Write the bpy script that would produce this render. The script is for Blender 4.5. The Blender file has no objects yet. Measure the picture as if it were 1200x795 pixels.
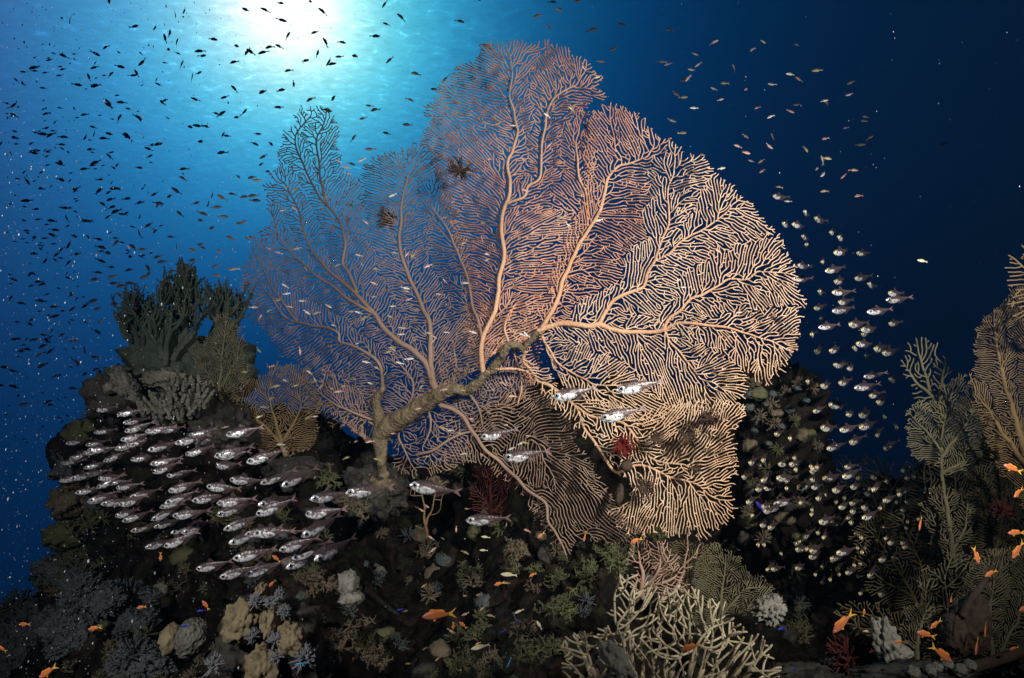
import bpy, bmesh, math, random, heapq
import numpy as np
from mathutils import Vector, Matrix, noise, kdtree

# ------------------------------------------------------------------ camera, water light, strobes, exposure
SC = bpy.context.scene
COL = SC.collection
F = 782.0
PITCH = math.radians(8)
CP, SP = math.cos(PITCH), math.sin(PITCH)
RV = np.array([1.0, 0, 0]); UV = np.array([0, -SP, CP]); DV = np.array([0, CP, SP])

cam_d = bpy.data.cameras.new('camera'); cam = bpy.data.objects.new('camera', cam_d); COL.objects.link(cam)
cam_d.sensor_width = 36; cam_d.lens = 36 * F / 1200; cam_d.clip_start = 0.02; cam_d.clip_end = 500
cam.rotation_euler = (math.pi / 2 + PITCH, 0, 0)
SC.camera = cam

SUN_DIR = Vector((-0.2736, 0.7951, 0.5412)).normalized()
sun_d = bpy.data.lights.new('sun', 'SUN'); sun_d.energy = 0.5; sun_d.angle = math.radians(25); sun_d.color = (0.35, 0.8, 1.0)
sun = bpy.data.objects.new('sun', sun_d); COL.objects.link(sun)
sun.rotation_euler = SUN_DIR.to_track_quat('Z', 'Y').to_euler()


def strobe(name, loc, target, watt, cone, blend, col):
    d = bpy.data.lights.new(name, 'SPOT'); d.energy = watt; d.spot_size = math.radians(cone); d.spot_blend = blend
    d.color = col; d.shadow_soft_size = 0.05
    o = bpy.data.objects.new(name, d); COL.objects.link(o); o.location = loc
    o.rotation_euler = (Vector(target) - Vector(loc)).to_track_quat('-Z', 'Y').to_euler()


# the photographer's two flash strobes, on arms either side of the camera
strobe('flash_strobe', (0.95, -0.15, 0.62), (0.54, 1.9, 0.38), 380, 68, 1.0, (1.0, 0.96, 0.90))
strobe('flash_strobe', (-0.95, -0.15, 0.50), (-0.66, 1.75, -0.02), 125, 66, 1.0, (1.0, 0.96, 0.95))

SC.view_settings.view_transform = 'Standard'; SC.view_settings.look = 'None'
SC.view_settings.exposure = 0.0; SC.view_settings.gamma = 1.0; SC.view_settings.use_curve_mapping = False
SC.render.engine = 'CYCLES'
cy = SC.cycles
cy.max_bounces = 5; cy.diffuse_bounces = 2; cy.glossy_bounces = 2; cy.transparent_max_bounces = 8; cy.transmission_bounces = 2
cy.use_denoising = True
cy.sample_clamp_indirect = 4


def build_world():
    w = bpy.data.worlds.new('World'); SC.world = w; w.use_nodes = True
    nt = w.node_tree; N = nt.nodes; L = nt.links
    N.clear()

    def val(x): return x
    def setin(node, i, x):
        if hasattr(x, 'links'): L.new(x, node.inputs[i])
        else: node.inputs[i].default_value = x
    def M(op, a, b=0.0, c=0.0):
        n = N.new('ShaderNodeMath'); n.operation = op
        setin(n, 0, a); setin(n, 1, b); setin(n, 2, c)
        return n.outputs[0]
    def VM(op, a, b=(0, 0, 0), c=(0, 0, 0)):
        n = N.new('ShaderNodeVectorMath'); n.operation = op
        setin(n, 0, a); setin(n, 1, b); setin(n, 2, c)
        return n
    tc = N.new('ShaderNodeTexCoord')
    d = VM('NORMALIZE', tc.outputs['Generated']).outputs[0]
    sep = N.new('ShaderNodeSeparateXYZ'); L.new(d, sep.inputs[0])
    x0, y0, z0 = sep.outputs
    dot = VM('DOT_PRODUCT', d, tuple(SUN_DIR)).outputs['Value']
    a = M('MINIMUM', M('ARCCOSINE', M('MINIMUM', M('MAXIMUM', dot, -1.0), 1.0)), 0.95)
    x = M("MINIMUM", M("MAXIMUM", x0, -0.58), 0.62)
    z = M('MINIMUM', M('MAXIMUM', z0, -0.35), 0.6)
    g = M('EXPONENT', M('MULTIPLY', M('POWER', M('DIVIDE', a, 0.17), 2.0), -1.0))
    feats = [None, a, M('MULTIPLY', a, a), g, x, M('MULTIPLY', x, x), z, M('MULTIPLY', z, z), M('MULTIPLY', x, z)]
    C = [[-9.0235, 0.8868, 1.09], [1.8121, -10.3608, -7.628], [1.0173, 2.3141, 1.3144], [5.6906, -0.0171, -0.5217], [-2.4326, 0.2728, 0.0359], [-1.1949, 3.2859, 2.2851], [6.486, -1.152, -0.6333], [-4.9744, 1.3911, 0.6081], [-6.6947, 1.3865, 1.0996]]
    acc = tuple(C[0])
    for f, c in zip(feats[1:], C[1:]):
        cb = N.new('ShaderNodeCombineXYZ')
        for i in range(3): L.new(f, cb.inputs[i])
        acc = VM('MULTIPLY_ADD', cb.outputs[0], tuple(c), acc).outputs[0]
    sp = N.new('ShaderNodeSeparateXYZ'); L.new(acc, sp.inputs[0])
    cb = N.new('ShaderNodeCombineXYZ')
    lim = M('ADD', M('MULTIPLY', a, -1.5), M('ADD', sp.outputs[1], 0.1))   # water never passes more red than green
    for i in range(3): L.new(M('EXPONENT', M('MINIMUM', sp.outputs[i] if i else M('MINIMUM', sp.outputs[0], lim), 0.05)), cb.inputs[i])
    hal = M('EXPONENT', M('MULTIPLY', M('POWER', M('DIVIDE', a, 0.20), 2.0), -1.0))
    hv = N.new('ShaderNodeCombineXYZ')
    for i in range(3): L.new(hal, hv.inputs[i])
    cb = VM('MULTIPLY_ADD', hv.outputs[0], (0.06, 0.14, 0.11), cb.outputs[0])
    # the wind-rippled surface overhead, seen from below: noise on a level plane above the water
    zz = M('MAXIMUM', z0, 0.06)
    pl = N.new('ShaderNodeCombineXYZ')
    L.new(M('DIVIDE', x0, zz), pl.inputs[0]); L.new(M('DIVIDE', y0, zz), pl.inputs[1])
    nz = N.new('ShaderNodeTexNoise'); nz.inputs['Scale'].default_value = 24; nz.inputs['Detail'].default_value = 5
    nz.inputs['Roughness'].default_value = 0.65; nz.inputs['Distortion'].default_value = 0.6
    L.new(VM('MULTIPLY', pl.outputs[0], (1.0, 1.4, 1.0)).outputs[0], nz.inputs['Vector'])
    nz2 = N.new('ShaderNodeTexNoise'); nz2.inputs['Scale'].default_value = 3.0; nz2.inputs['Detail'].default_value = 3
    L.new(pl.outputs[0], nz2.inputs['Vector'])
    amp = M('EXPONENT', M('MULTIPLY', a, -3.6))
    rip = M('MULTIPLY', M('SUBTRACT', nz.outputs['Fac'], 0.5), M('MULTIPLY', amp, 1.3))
    big = M('MULTIPLY', M('SUBTRACT', nz2.outputs['Fac'], 0.5), M('MULTIPLY', amp, 0.35))
    glint = M('MULTIPLY', M('POWER', M('MAXIMUM', M('MULTIPLY', M('SUBTRACT', nz.outputs['Fac'], 0.56), 6.0), 0.0), 2.0), M('EXPONENT', M('MULTIPLY', M('POWER', M('DIVIDE', a, 0.26), 2.0), -1.0)))
    mod = M('ADD', M('ADD', M('ADD', 1.0, rip), big), glint)
    mod = M('MAXIMUM', mod, 0.3)
    sc_ = N.new('ShaderNodeVectorMath'); sc_.operation = 'SCALE'
    L.new(cb.outputs[0], sc_.inputs[0]); L.new(mod, sc_.inputs['Scale'])
    bg = N.new('ShaderNodeBackground'); L.new(sc_.outputs[0], bg.inputs['Color']); bg.inputs['Strength'].default_value = 1.05
    # a trace of the sky itself comes through the surface
    sky = N.new('ShaderNodeTexSky'); sky.sky_type = 'NISHITA'; sky.sun_disc = False
    sky.sun_elevation = math.asin(SUN_DIR.z); sky.sun_rotation = math.atan2(SUN_DIR.x, SUN_DIR.y)
    bg2 = N.new('ShaderNodeBackground'); bg2.inputs['Strength'].default_value = 0.05
    tr = M('EXPONENT', M('MULTIPLY', M('POWER', M('DIVIDE', a, 0.22), 2.0), -1.0))
    s2 = N.new('ShaderNodeVectorMath'); s2.operation = 'SCALE'
    L.new(sky.outputs[0], s2.inputs[0]); L.new(M('MULTIPLY', tr, 0.04), s2.inputs['Scale'])
    L.new(VM('MULTIPLY', s2.outputs[0], (0.12, 0.7, 1.0)).outputs[0], bg2.inputs['Color'])
    add = N.new('ShaderNodeAddShader'); L.new(bg.outputs[0], add.inputs[0]); L.new(bg2.outputs[0], add.inputs[1])
    out = N.new('ShaderNodeOutputWorld'); L.new(add.outputs[0], out.inputs['Surface'])
    w.cycles.sampling_method = 'MANUAL'; w.cycles.sample_map_resolution = 512


build_world()

# ------------------------------------------------------------------ helpers


def P(u, v, d):
    """the point seen at (u, v) of a 1200 x 795 frame, d metres ahead"""
    return DV * d + RV * ((u - 600) / F * d) - UV * ((v - 397.5) / F * d)


def PV(uv, d):
    uv = np.asarray(uv, float); d = np.asarray(d, float)
    return d[:, None] * DV + ((uv[:, 0] - 600) / F * d)[:, None] * RV - ((uv[:, 1] - 397.5) / F * d)[:, None] * UV


def tag(o, label=None, cat=None, group=None, kind=None):
    if label: o['label'] = label
    if cat: o['category'] = cat
    if group: o['group'] = group
    if kind: o['kind'] = kind
    return o


def link(name, me, mat=None, parent=None):
    o = bpy.data.objects.new(name, me); COL.objects.link(o)
    if mat is not None and not me.materials: me.materials.append(mat)
    if parent is not None:
        o.parent = parent
    return o


def empty(name, loc, label, cat, group=None):
    o = bpy.data.objects.new(name, None); COL.objects.link(o); o.empty_display_size = 0.05
    o.location = loc
    tag(o, label, cat, group)
    return o


def mesh_np(name, V, quads=None, tris=None, smooth=True):
    me = bpy.data.meshes.new(name)
    V = np.asarray(V, np.float32)
    nq = 0 if quads is None else len(quads); nt = 0 if tris is None else len(tris)
    loops = []
    if nq: loops.append(np.asarray(quads, np.int32).ravel())
    if nt: loops.append(np.asarray(tris, np.int32).ravel())
    loops = np.concatenate(loops)
    me.vertices.add(len(V)); me.vertices.foreach_set('co', V.ravel())
    me.loops.add(len(loops)); me.loops.foreach_set('vertex_index', loops)
    me.polygons.add(nq + nt)
    starts = np.concatenate([np.arange(nq) * 4, nq * 4 + np.arange(nt) * 3]).astype(np.int32)
    me.polygons.foreach_set('loop_start', starts)
    me.update(calc_edges=True)
    me.validate()
    if smooth: me.polygons.foreach_set('use_smooth', np.ones(nq + nt, bool))
    return me


class Tubes:
    def __init__(self, sides=5):
        self.V = []; self.Q = []; self.T = []; self.n = 0; self.s = sides

    def add(self, pts, rad, ref=None):
        pts = np.asarray(pts, float); rad = np.asarray(rad, float)
        if len(pts) < 2: return
        s = self.s
        t = np.gradient(pts, axis=0)
        t /= np.maximum(np.linalg.norm(t, axis=1), 1e-9)[:, None]
        if ref is None:
            ref = np.array([0.13, -0.97, 0.2]) if abs(t.mean(0)[1]) < 0.75 else np.array([0.97, 0.1, 0.2])
        b = np.cross(t, ref); b /= np.maximum(np.linalg.norm(b, axis=1), 1e-9)[:, None]
        n = np.cross(b, t)
        ang = np.arange(s) * 2 * math.pi / s
        ring = pts[:, None, :] + rad[:, None, None] * (np.cos(ang)[None, :, None] * n[:, None, :] + np.sin(ang)[None, :, None] * b[:, None, :])
        k = len(pts)
        tip = pts[-1] + t[-1] * rad[-1] * 0.8
        self.V.append(ring.reshape(-1, 3)); self.V.append(tip[None])
        i = (np.arange(k - 1)[:, None] * s + np.arange(s)[None, :]).ravel()
        j = (np.arange(k - 1)[:, None] * s + (np.arange(s)[None, :] + 1) % s).ravel()
        q = np.stack([i, j, j + s, i + s], 1) + self.n
        self.Q.append(q)
        last = self.n + (k - 1) * s
        self.T.append(np.stack([last + np.arange(s), last + (np.arange(s) + 1) % s, np.full(s, self.n + k * s)], 1))
        self.n += k * s + 1

    def mesh(self, name):
        return mesh_np(name, np.concatenate(self.V), np.concatenate(self.Q), np.concatenate(self.T))

    def build(self, name, mat, parent=None, origin=None):
        if not self.V: return None
        if origin is not None: self.V = [v - np.asarray(origin) for v in self.V]
        return link(name, self.mesh(name), mat, parent)


# ------------------------------------------------------------------ materials


def new_mat(name):
    m = bpy.data.materials.new(name); m.use_nodes = True
    nt = m.node_tree
    return m, nt, nt.nodes['Principled BSDF']


def mottled(name, cols, scale=20, rough=0.85, bump=0.3, bscale=60, detail=4, vor=False, spec=0.25):
    """a surface whose own colour wanders between a few pigments, with relief"""
    m, nt, b = new_mat(name)
    N, L = nt.nodes, nt.links
    tc = N.new('ShaderNodeTexCoord')
    nz = N.new('ShaderNodeTexNoise'); nz.inputs['Scale'].default_value = scale; nz.inputs['Detail'].default_value = detail
    nz.inputs['Roughness'].default_value = 0.6
    L.new(tc.outputs['Object'], nz.inputs['Vector'])
    cr = N.new('ShaderNodeValToRGB')
    els = cr.color_ramp.elements
    n = len(cols)
    while len(els) < n: els.new(0.5)
    for i, c in enumerate(cols):
        els[i].position = 0.3 + 0.4 * i / max(1, n - 1); els[i].color = (*c, 1)
    L.new(nz.outputs['Fac'], cr.inputs[0]); L.new(cr.outputs[0], b.inputs['Base Color'])
    b.inputs['Roughness'].default_value = rough; b.inputs['Specular IOR Level'].default_value = spec
    if bump:
        if vor:
            t = N.new('ShaderNodeTexVoronoi'); t.inputs['Scale'].default_value = bscale; o = t.outputs['Distance']
        else:
            t = N.new('ShaderNodeTexNoise'); t.inputs['Scale'].default_value = bscale; t.inputs['Detail'].default_value = 3; o = t.outputs['Fac']
        L.new(tc.outputs['Object'], t.inputs['Vector'])
        bp = N.new('ShaderNodeBump'); bp.inputs['Strength'].default_value = bump; bp.inputs['Distance'].default_value = 0.01
        L.new(o, bp.inputs['Height']); L.new(bp.outputs[0], b.inputs['Normal'])
    return m


MAT = dict(
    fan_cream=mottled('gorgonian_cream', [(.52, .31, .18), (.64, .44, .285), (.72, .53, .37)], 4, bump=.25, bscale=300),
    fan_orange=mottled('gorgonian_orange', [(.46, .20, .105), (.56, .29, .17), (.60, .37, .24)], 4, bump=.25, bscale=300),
    fan_mauve_dimmed=mottled('gorgonian_mauve_dimmed', [(.19, .125, .09), (.27, .18, .13), (.32, .22, .155)], 4, bump=.25, bscale=300),  # own brown of the left and rear fan, darkened to paint in weaker light
    trunk=mottled('gorgonian_trunk', [(.035, .028, .018), (.13, .10, .06), (.20, .155, .095), (.09, .075, .05)], 26, bump=.9, bscale=110),
    bark=mottled('gorgonian_bark', [(.46, .25, .14), (.56, .33, .19), (.58, .39, .24)], 9, bump=.4, bscale=120),
    brown_fan=mottled('brown_gorgonian', [(.085, .066, .03), (.13, .102, .048)], 8, bump=.2, bscale=300),
    olive_fan=mottled('olive_gorgonian', [(.10, .09, .05), (.15, .13, .075)], 8, bump=.2, bscale=300),
    tan_fan=mottled('tan_gorgonian', [(.14, .092, .042), (.19, .13, .062)], 8, bump=.2, bscale=300),
    red_fan=mottled('dark_red_coral', [(.05, .012, .01), (.085, .02, .013)], 20, bump=.2, bscale=300),
    pink_twig=mottled('pinkish_twig', [(.34, .20, .15), (.42, .28, .2)], 10, bump=.2, bscale=200),
    cream_coral=mottled('cream_branch_coral', [(.42, .34, .20), (.58, .49, .31), (.66, .58, .42)], 14, bump=.4, bscale=160),
    dark_coral=mottled('dark_green_coral', [(.035, .05, .038), (.07, .085, .06)], 14, bump=.7, bscale=90),
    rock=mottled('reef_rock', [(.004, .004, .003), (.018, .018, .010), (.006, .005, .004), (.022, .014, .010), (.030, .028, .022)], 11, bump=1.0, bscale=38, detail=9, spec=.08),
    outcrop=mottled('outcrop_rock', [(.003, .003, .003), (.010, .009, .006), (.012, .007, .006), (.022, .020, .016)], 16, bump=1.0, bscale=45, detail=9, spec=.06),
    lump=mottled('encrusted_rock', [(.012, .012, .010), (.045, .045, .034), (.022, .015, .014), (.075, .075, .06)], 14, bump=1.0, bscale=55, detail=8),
    grey_soft=mottled('grey_soft_coral', [(.05, .058, .06), (.10, .112, .112)], 30, bump=.9, bscale=110, vor=True),
    knob=mottled('knobbly_coral', [(.08, .08, .062), (.18, .175, .14)], 30, bump=.6, bscale=120, vor=True),
    tan_lump=mottled('tan_leather_coral', [(.12, .095, .05), (.20, .16, .09), (.25, .205, .12)], 18, bump=.5, bscale=60),
    white_tuft=mottled('white_tuft', [(.13, .135, .145), (.24, .25, .26)], 30, bump=.2, bscale=100),
    sponge=mottled('whitish_sponge', [(.10, .10, .08), (.20, .19, .16), (.27, .26, .22)], 22, bump=.8, bscale=70),
    dark_sponge=mottled('dark_brown_sponge', [(.030, .020, .014), (.065, .042, .03)], 25, bump=.7, bscale=60),
    olive_bush=mottled('olive_soft_coral', [(.05, .055, .026), (.11, .11, .05)], 20, bump=.6, bscale=110),
    brown_bush=mottled('brown_soft_coral', [(.07, .055, .035), (.15, .12, .075)], 20, bump=.6, bscale=110),
    crinoid_red=mottled('red_feather_star', [(.10, .010, .009), (.17, .02, .015)], 30, bump=.2, bscale=200),
    crinoid_dark=mottled('dark_feather_star', [(.02, .014, .01), (.10, .06, .04)], 40, bump=.2, bscale=200),
    snow=mottled('plankton', [(.32, .36, .38), (.5, .52, .52)], 3, bump=0),
)

# ------------------------------------------------------------------ gorgonian growth


def in_poly(pts, poly):
    x, y = pts[:, 0], pts[:, 1]
    res = np.zeros(len(pts), bool)
    n = len(poly)
    for i in range(n):
        x0, y0 = poly[i]; x1, y1 = poly[(i + 1) % n]
        c = ((y0 > y) != (y1 > y))
        if y1 != y0:
            res ^= c & (x < (x1 - x0) * (y - y0) / (y1 - y0) + x0)
    return res


def resample(pl, step):
    pl = np.asarray(pl, float)
    # Catmull-Rom, then even steps
    p = np.vstack([2 * pl[0] - pl[1], pl, 2 * pl[-1] - pl[-2]])
    out = []
    for i in range(1, len(p) - 2):
        t = np.linspace(0, 1, 8, endpoint=False)[:, None]
        a, b, c, d = p[i - 1], p[i], p[i + 1], p[i + 2]
        out.append(0.5 * ((2 * b) + (-a + c) * t + (2 * a - 5 * b + 4 * c - d) * t * t + (-a + 3 * b - 3 * c + d) * t ** 3))
    out.append(pl[-1:]); q = np.vstack(out)
    s = np.concatenate([[0], np.cumsum(np.linalg.norm(np.diff(q[:, :2], axis=0), axis=1))])
    n = max(2, int(s[-1] / step) + 1)
    ss = np.linspace(0, s[-1], n)
    return np.stack([np.interp(ss, s, q[:, k]) for k in range(q.shape[1])], 1)


def grow(poly, skel, spacing=5.5, step=2.0, flow_pt=None, swirl=.6, follow=.24, jit=.12, seed=1, link_p=.4, fork=.55, fork_ang=.6, margin_noise=8, gap_fill=3, sprout=1.0, overshoot=4, lean=.07, bridge=.16, fine=.6):
    """twigs that fill an outline: tips advance outward side by side, steer clear of their neighbours,
    fork where there is room and fuse or stop where there is none.
    skel: list of arrays (u, v, root id). Returns nodes, parent, root, traced count, cross links"""
    rg = np.random.default_rng(seed); rnd = random.Random(seed)
    poly = np.asarray(poly, float)
    X = [(float(a), float(b)) for q in skel for a, b in q[:, :2]]
    root = [int(r) for q in skel for r in q[:, 2]]
    n0 = len(X); par = [-1] * n0
    tang = [];
    for q in skel:
        t = np.gradient(q[:, :2], axis=0); tang += [math.atan2(b, a) for a, b in t]
    ends = set(np.cumsum([len(q) for q in skel]) - 1)
    fx, fy = flow_pt if flow_pt is not None else X[0]
    cell = spacing; G = {}

    def put_(i):
        G.setdefault((int(X[i][0] // cell), int(X[i][1] // cell)), []).append(i)
    for i in range(n0): put_(i)

    def nearest(x, y, ban):
        cx, cy = int(x // cell), int(y // cell); best = 1e9; bj = -1
        for a in (cx - 1, cx, cx + 1):
            for b in (cy - 1, cy, cy + 1):
                for j in G.get((a, b), ()):
                    if j in ban: continue
                    d = (X[j][0] - x) ** 2 + (X[j][1] - y) ** 2
                    if d < best: best = d; bj = j
        return math.sqrt(best), bj
    s1 = seed * 1.37
    px = [(float(a), float(b)) for a, b in poly]; npoly = len(px)

    def inside(x, y):
        x += margin_noise * (noise.noise((x * .05, y * .05, s1)) + noise.noise((x * .17, y * .17, s1)))
        y += margin_noise * (noise.noise((x * .05, y * .05, s1 + 9)) + noise.noise((x * .17, y * .17, s1 + 9)))
        c = False
        for i in range(npoly):
            x0, y0 = px[i]; x1, y1 = px[(i + 1) % npoly]
            if (y0 > y) != (y1 > y) and x < (x1 - x0) * (y - y0) / (y1 - y0) + x0: c = not c
        return c

    def field(x, y):
        return math.atan2(y - fy, x - fx) + swirl * (noise.noise((x * .009, y * .009, s1)) * 1.6 + noise.noise((x * .03, y * .03, s1 + 3)) * fine)

    def wrap(a): return (a + math.pi) % (2 * math.pi) - math.pi
    heap = []; cnt = 0; links = []; head = {}

    def push(pr, i, th, age, out=0):
        nonlocal cnt
        heapq.heappush(heap, (pr, cnt, i, th, age, out)); cnt += 1
    k = 0
    for i in range(n0):
        if i in ends: push(0, i, tang[i], 0); continue
        if rnd.random() < sprout * 2.6 / spacing * 1.1:
            sd = 1 if rnd.random() < .5 else -1
            push(rnd.random() * 6, i, tang[i] + sd * rnd.uniform(.35, .75), 0)
    ban_len = int(spacing / step * 1.8) + 2

    def run(maxn=60000):
        nonlocal heap
        while heap and len(X) < maxn:
            pr, _, i, th, age, out = heapq.heappop(heap)
            ban = set(); j = i
            for _ in range(ban_len):
                ban.add(j)
                j = par[j]
                if j < 0: break
            if i < n0:
                ban |= set(range(max(0, i - ban_len), min(n0, i + ban_len)))
            x, y = X[i]
            fa = field(x, y)
            th = th + wrap(fa - th) * follow + rnd.gauss(0, jit)
            best = None
            for o in (0, -.3, .3, -.65, .65):
                a = th + o
                d, bj = nearest(x + math.cos(a) * step * 1.7, y + math.sin(a) * step * 1.7, ban)
                sc_ = min(d, spacing) / spacing - .24 * abs(o) - lean * abs(wrap(a - fa))
                if best is None or sc_ > best[0]: best = (sc_, a, d, bj)
            _, a, d, bj = best
            if age > 4 and abs(wrap(a - fa)) > 1.35 and rnd.random() < lean * 2.5: continue
            if d < spacing * .62:
                if rnd.random() < link_p and bj >= 0 and d < spacing: links.append((i, bj))
                continue
            nx, ny = x + math.cos(a) * step, y + math.sin(a) * step
            if not inside(nx, ny):
                out += 1
                if out > rnd.random() * overshoot: continue
            X.append((nx, ny)); par.append(i); root.append(root[i]); n = len(X) - 1; put_(n)
            ban.add(n)
            push(pr + step, n, a, age + 1, out)
            if age >= 2 and rnd.random() < fork:
                sides = [1, -1]; rnd.shuffle(sides)
                for sd in sides:
                    b = a + sd * fork_ang * 1.5
                    d, _ = nearest(nx + math.cos(b) * spacing * .95, ny + math.sin(b) * spacing * .95, ban)
                    if d > spacing * .8 and abs(wrap(a + sd * fork_ang - fa)) < 1.6:
                        push(pr + step, n, a + sd * fork_ang, -1, out); break
    run()
    lo, hi = poly.min(0), poly.max(0)
    for _ in range(gap_fill):
        gaps = []
        y = lo[1]
        while y < hi[1]:
            x = lo[0] + rnd.random() * spacing
            while x < hi[0]:
                if inside(x, y) and nearest(x, y, ())[0] > spacing * .86: gaps.append((math.hypot(x - fx, y - fy) + rnd.random() * 25, x, y))
                x += spacing * .9
            y += spacing * .9
        for _, x, y in sorted(gaps):            # from the base outward, so each new twig can run and fork
            d, j = nearest(x, y, ())
            if d <= spacing * .86: continue
            if j < 0: j = min(range(0, len(X), 3), key=lambda q: (X[q][0] - x) ** 2 + (X[q][1] - y) ** 2)
            ag = math.atan2(y - X[j][1], x - X[j][0])
            push(0, j, ag + wrap(field(x, y) - ag) * .6, 1)
            run()
    for i in range(n0, len(X)):                 # bridges between neighbouring twigs
        if rnd.random() > bridge: continue
        ban = {i}; j = i
        for _ in range(ban_len * 2):
            j = par[j]
            if j < 0: break
            ban.add(j)
        ban |= set(range(i, i + ban_len * 2))
        d, j = nearest(X[i][0], X[i][1], ban)
        if j >= n0 and d < spacing * 1.3: links.append((i, j))
    return np.array(X), np.array(par), np.array(root), n0, links


def twig_tubes(Pn, par, root, n0, links, depth, r_tip, taper=0.22, rmax=2.6, sides=5, bump=1.2, seed=3):
    """returns {root id: Tubes} of generated twigs (traced nodes are left to the branch meshes); radii in px"""
    n = len(Pn)
    leaves = np.zeros(n); ch = [[] for _ in range(n)]
    for i in range(n0, n): ch[par[i]].append(i)
    for i in range(n - 1, n0 - 1, -1):
        if not ch[i]: leaves[i] = 1
        leaves[par[i]] += leaves[i]
    rad = np.minimum(r_tip * np.maximum(leaves, 1) ** taper, rmax)
    d = depth(Pn)
    zj = np.array([noise.noise((p[0] * .09, p[1] * .09, seed * 3.1)) for p in Pn]) * bump * 2 / F
    d = d * (1 + zj)
    W = PV(Pn, d); rw = rad * d / F
    out = {}
    starts = [i for i in range(n0, n) if par[i] < n0]
    stack = list(starts)
    while stack:
        i = stack.pop()
        path = [par[i], i]
        while ch[path[-1]]:
            c = sorted(ch[path[-1]], key=lambda q: -leaves[q])
            stack.extend(c[1:]); path.append(c[0])
        pts = W[path]; r = rw[path].copy(); r[0] = r[1]
        # a light smoothing keeps the twigs sinuous rather than kinked
        if len(path) > 3:
            pts = pts.copy(); pts[1:-1] = pts[1:-1] * .5 + (pts[:-2] + pts[2:]) * .25
        r[-1] *= .9
        out.setdefault(int(root[i]), Tubes(sides)).add(pts, r)
    for i, j in links:
        out.setdefault(int(root[i]), Tubes(sides)).add(np.array([W[i], W[j]]), [rw[i], rw[i] * .9])
    return out


# ------------------------------------------------------------------ the reef itself
CREST = [(-400, 760), (-100, 735), (0, 712), (42, 698), (64, 660), (76, 612), (88, 562), (108, 515), (138, 476), (170, 452), (235, 462), (300, 478), (370, 488), (425, 515), (455, 542),
         (500, 552), (545, 530), (562, 478), (600, 455), (700, 445), (800, 448), (870, 470), (950, 580), (1040, 560), (1120, 540), (1200, 500), (1400, 430), (1700, 400)]
CX = np.array([c[0] for c in CREST], float); CV = np.array([c[1] for c in CREST], float)
CAVES = [(480, 640, 80, .75), (930, 690, 95, .75), (200, 645, 70, .45), (215, 725, 38, .25), (920, 560, 80, .3)]


def ter_d(u, v):
    crest = float(np.interp(u, CX, CV))
    t = min(1.0, max(0.0, (930 - v) / (930 - crest)))
    d = 1.25 + 1.35 * t ** .9
    if u < 60: d += (60 - u) / 260 * .7 * t
    if u > 1000: d += 0.1 * t
    for cu, cv, s, a in CAVES:
        d += a * math.exp(-((u - cu) ** 2 + (v - cv) ** 2) / (2 * s * s))
    q = (u * .012, v * .012, 2.0)
    d += .10 * noise.fractal(q, 1.0, 2.0, 3)
    q2 = (u * .035, v * .035, 7.0)
    d -= .085 * max(0, .75 - noise.voronoi(q2)[0][0]) * (0.6 + 0.4 * noise.noise((u * .02, v * .02, 5)))
    d += .035 * noise.fractal((u * .09, v * .09, 3.0), 1.0, 2.0, 3)
    return d


def ter(u, v):
    return P(u, v, ter_d(u, v))


def build_reef():
    us = np.arange(-400, 1700, 5.0)
    rows = 96; back = 10
    V = []
    for u in us:
        crest = float(np.interp(u, CX, CV)) + 10 * noise.noise((u * .03, 1.5, 0)) + 5 * noise.noise((u * .1, 4.5, 0))
        dc = None
        for k in range(rows):
            v = 1050 + (crest - 1050) * k / (rows - 1)
            dc = ter_d(u, v); V.append(P(u, v, dc))
        for k in range(1, back + 1):
            w = P(u, crest, dc) + np.array([0, .12 * k, -.02 * k * k]); V.append(w)
    n = rows + back; m = len(us)
    i = (np.arange(m - 1)[:, None] * n + np.arange(n - 1)[None, :]).ravel()
    q = np.stack([i, i + n, i + n + 1, i + 1], 1)
    V = np.array(V)
    for k, w in enumerate(V):
        c = Vector(w) * 11
        V[k] = w + np.array(noise.noise_vector(c)) * .045 + np.array(noise.noise_vector(c * 2.7)) * .022 + np.array(noise.noise_vector(c * 6.5)) * .009
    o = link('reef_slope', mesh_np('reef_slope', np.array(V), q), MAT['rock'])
    tag(o, kind='structure')


build_reef()


def ico(sub):
    bm = bmesh.new(); bmesh.ops.create_icosphere(bm, subdivisions=sub, radius=1.0)
    me = bpy.data.meshes.new('t'); bm.to_mesh(me); bm.free()
    V = np.array([v.co[:] for v in me.vertices]); T = np.array([p.vertices[:] for p in me.polygons])
    bpy.data.meshes.remove(me)
    return V, T


ICO = {k: ico(k) for k in (1, 2, 3, 4, 5)}


def blob_np(rad, seed, amp=.25, freq=1.6, lumps=0.0, lfreq=4.0, fine=.05, sub=4):
    V, T = ICO[sub]
    out = np.empty_like(V)
    off = Vector((seed * 7.13, seed * 3.7, seed * 1.9))
    for i, v in enumerate(V):
        q = Vector(v) * freq + off
        r = 1 + amp * noise.fractal(q, 1.0, 2.0, 3)
        if lumps:
            r += lumps * max(0, .62 - noise.voronoi(Vector(v) * lfreq + off)[0][0])
        if fine:
            r += fine * noise.fractal(Vector(v) * 9 + off, 1.0, 2.0, 3)
        out[i] = v * r
    return out * np.asarray(rad), T


def frame_rot(V, ang):
    """turn points (x right, y depth, z up) about the depth axis"""
    c, s = math.cos(ang), math.sin(ang)
    V = V.copy(); x, z = V[:, 0].copy(), V[:, 2].copy()
    V[:, 0] = c * x - s * z; V[:, 2] = s * x + c * z
    return V


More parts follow.
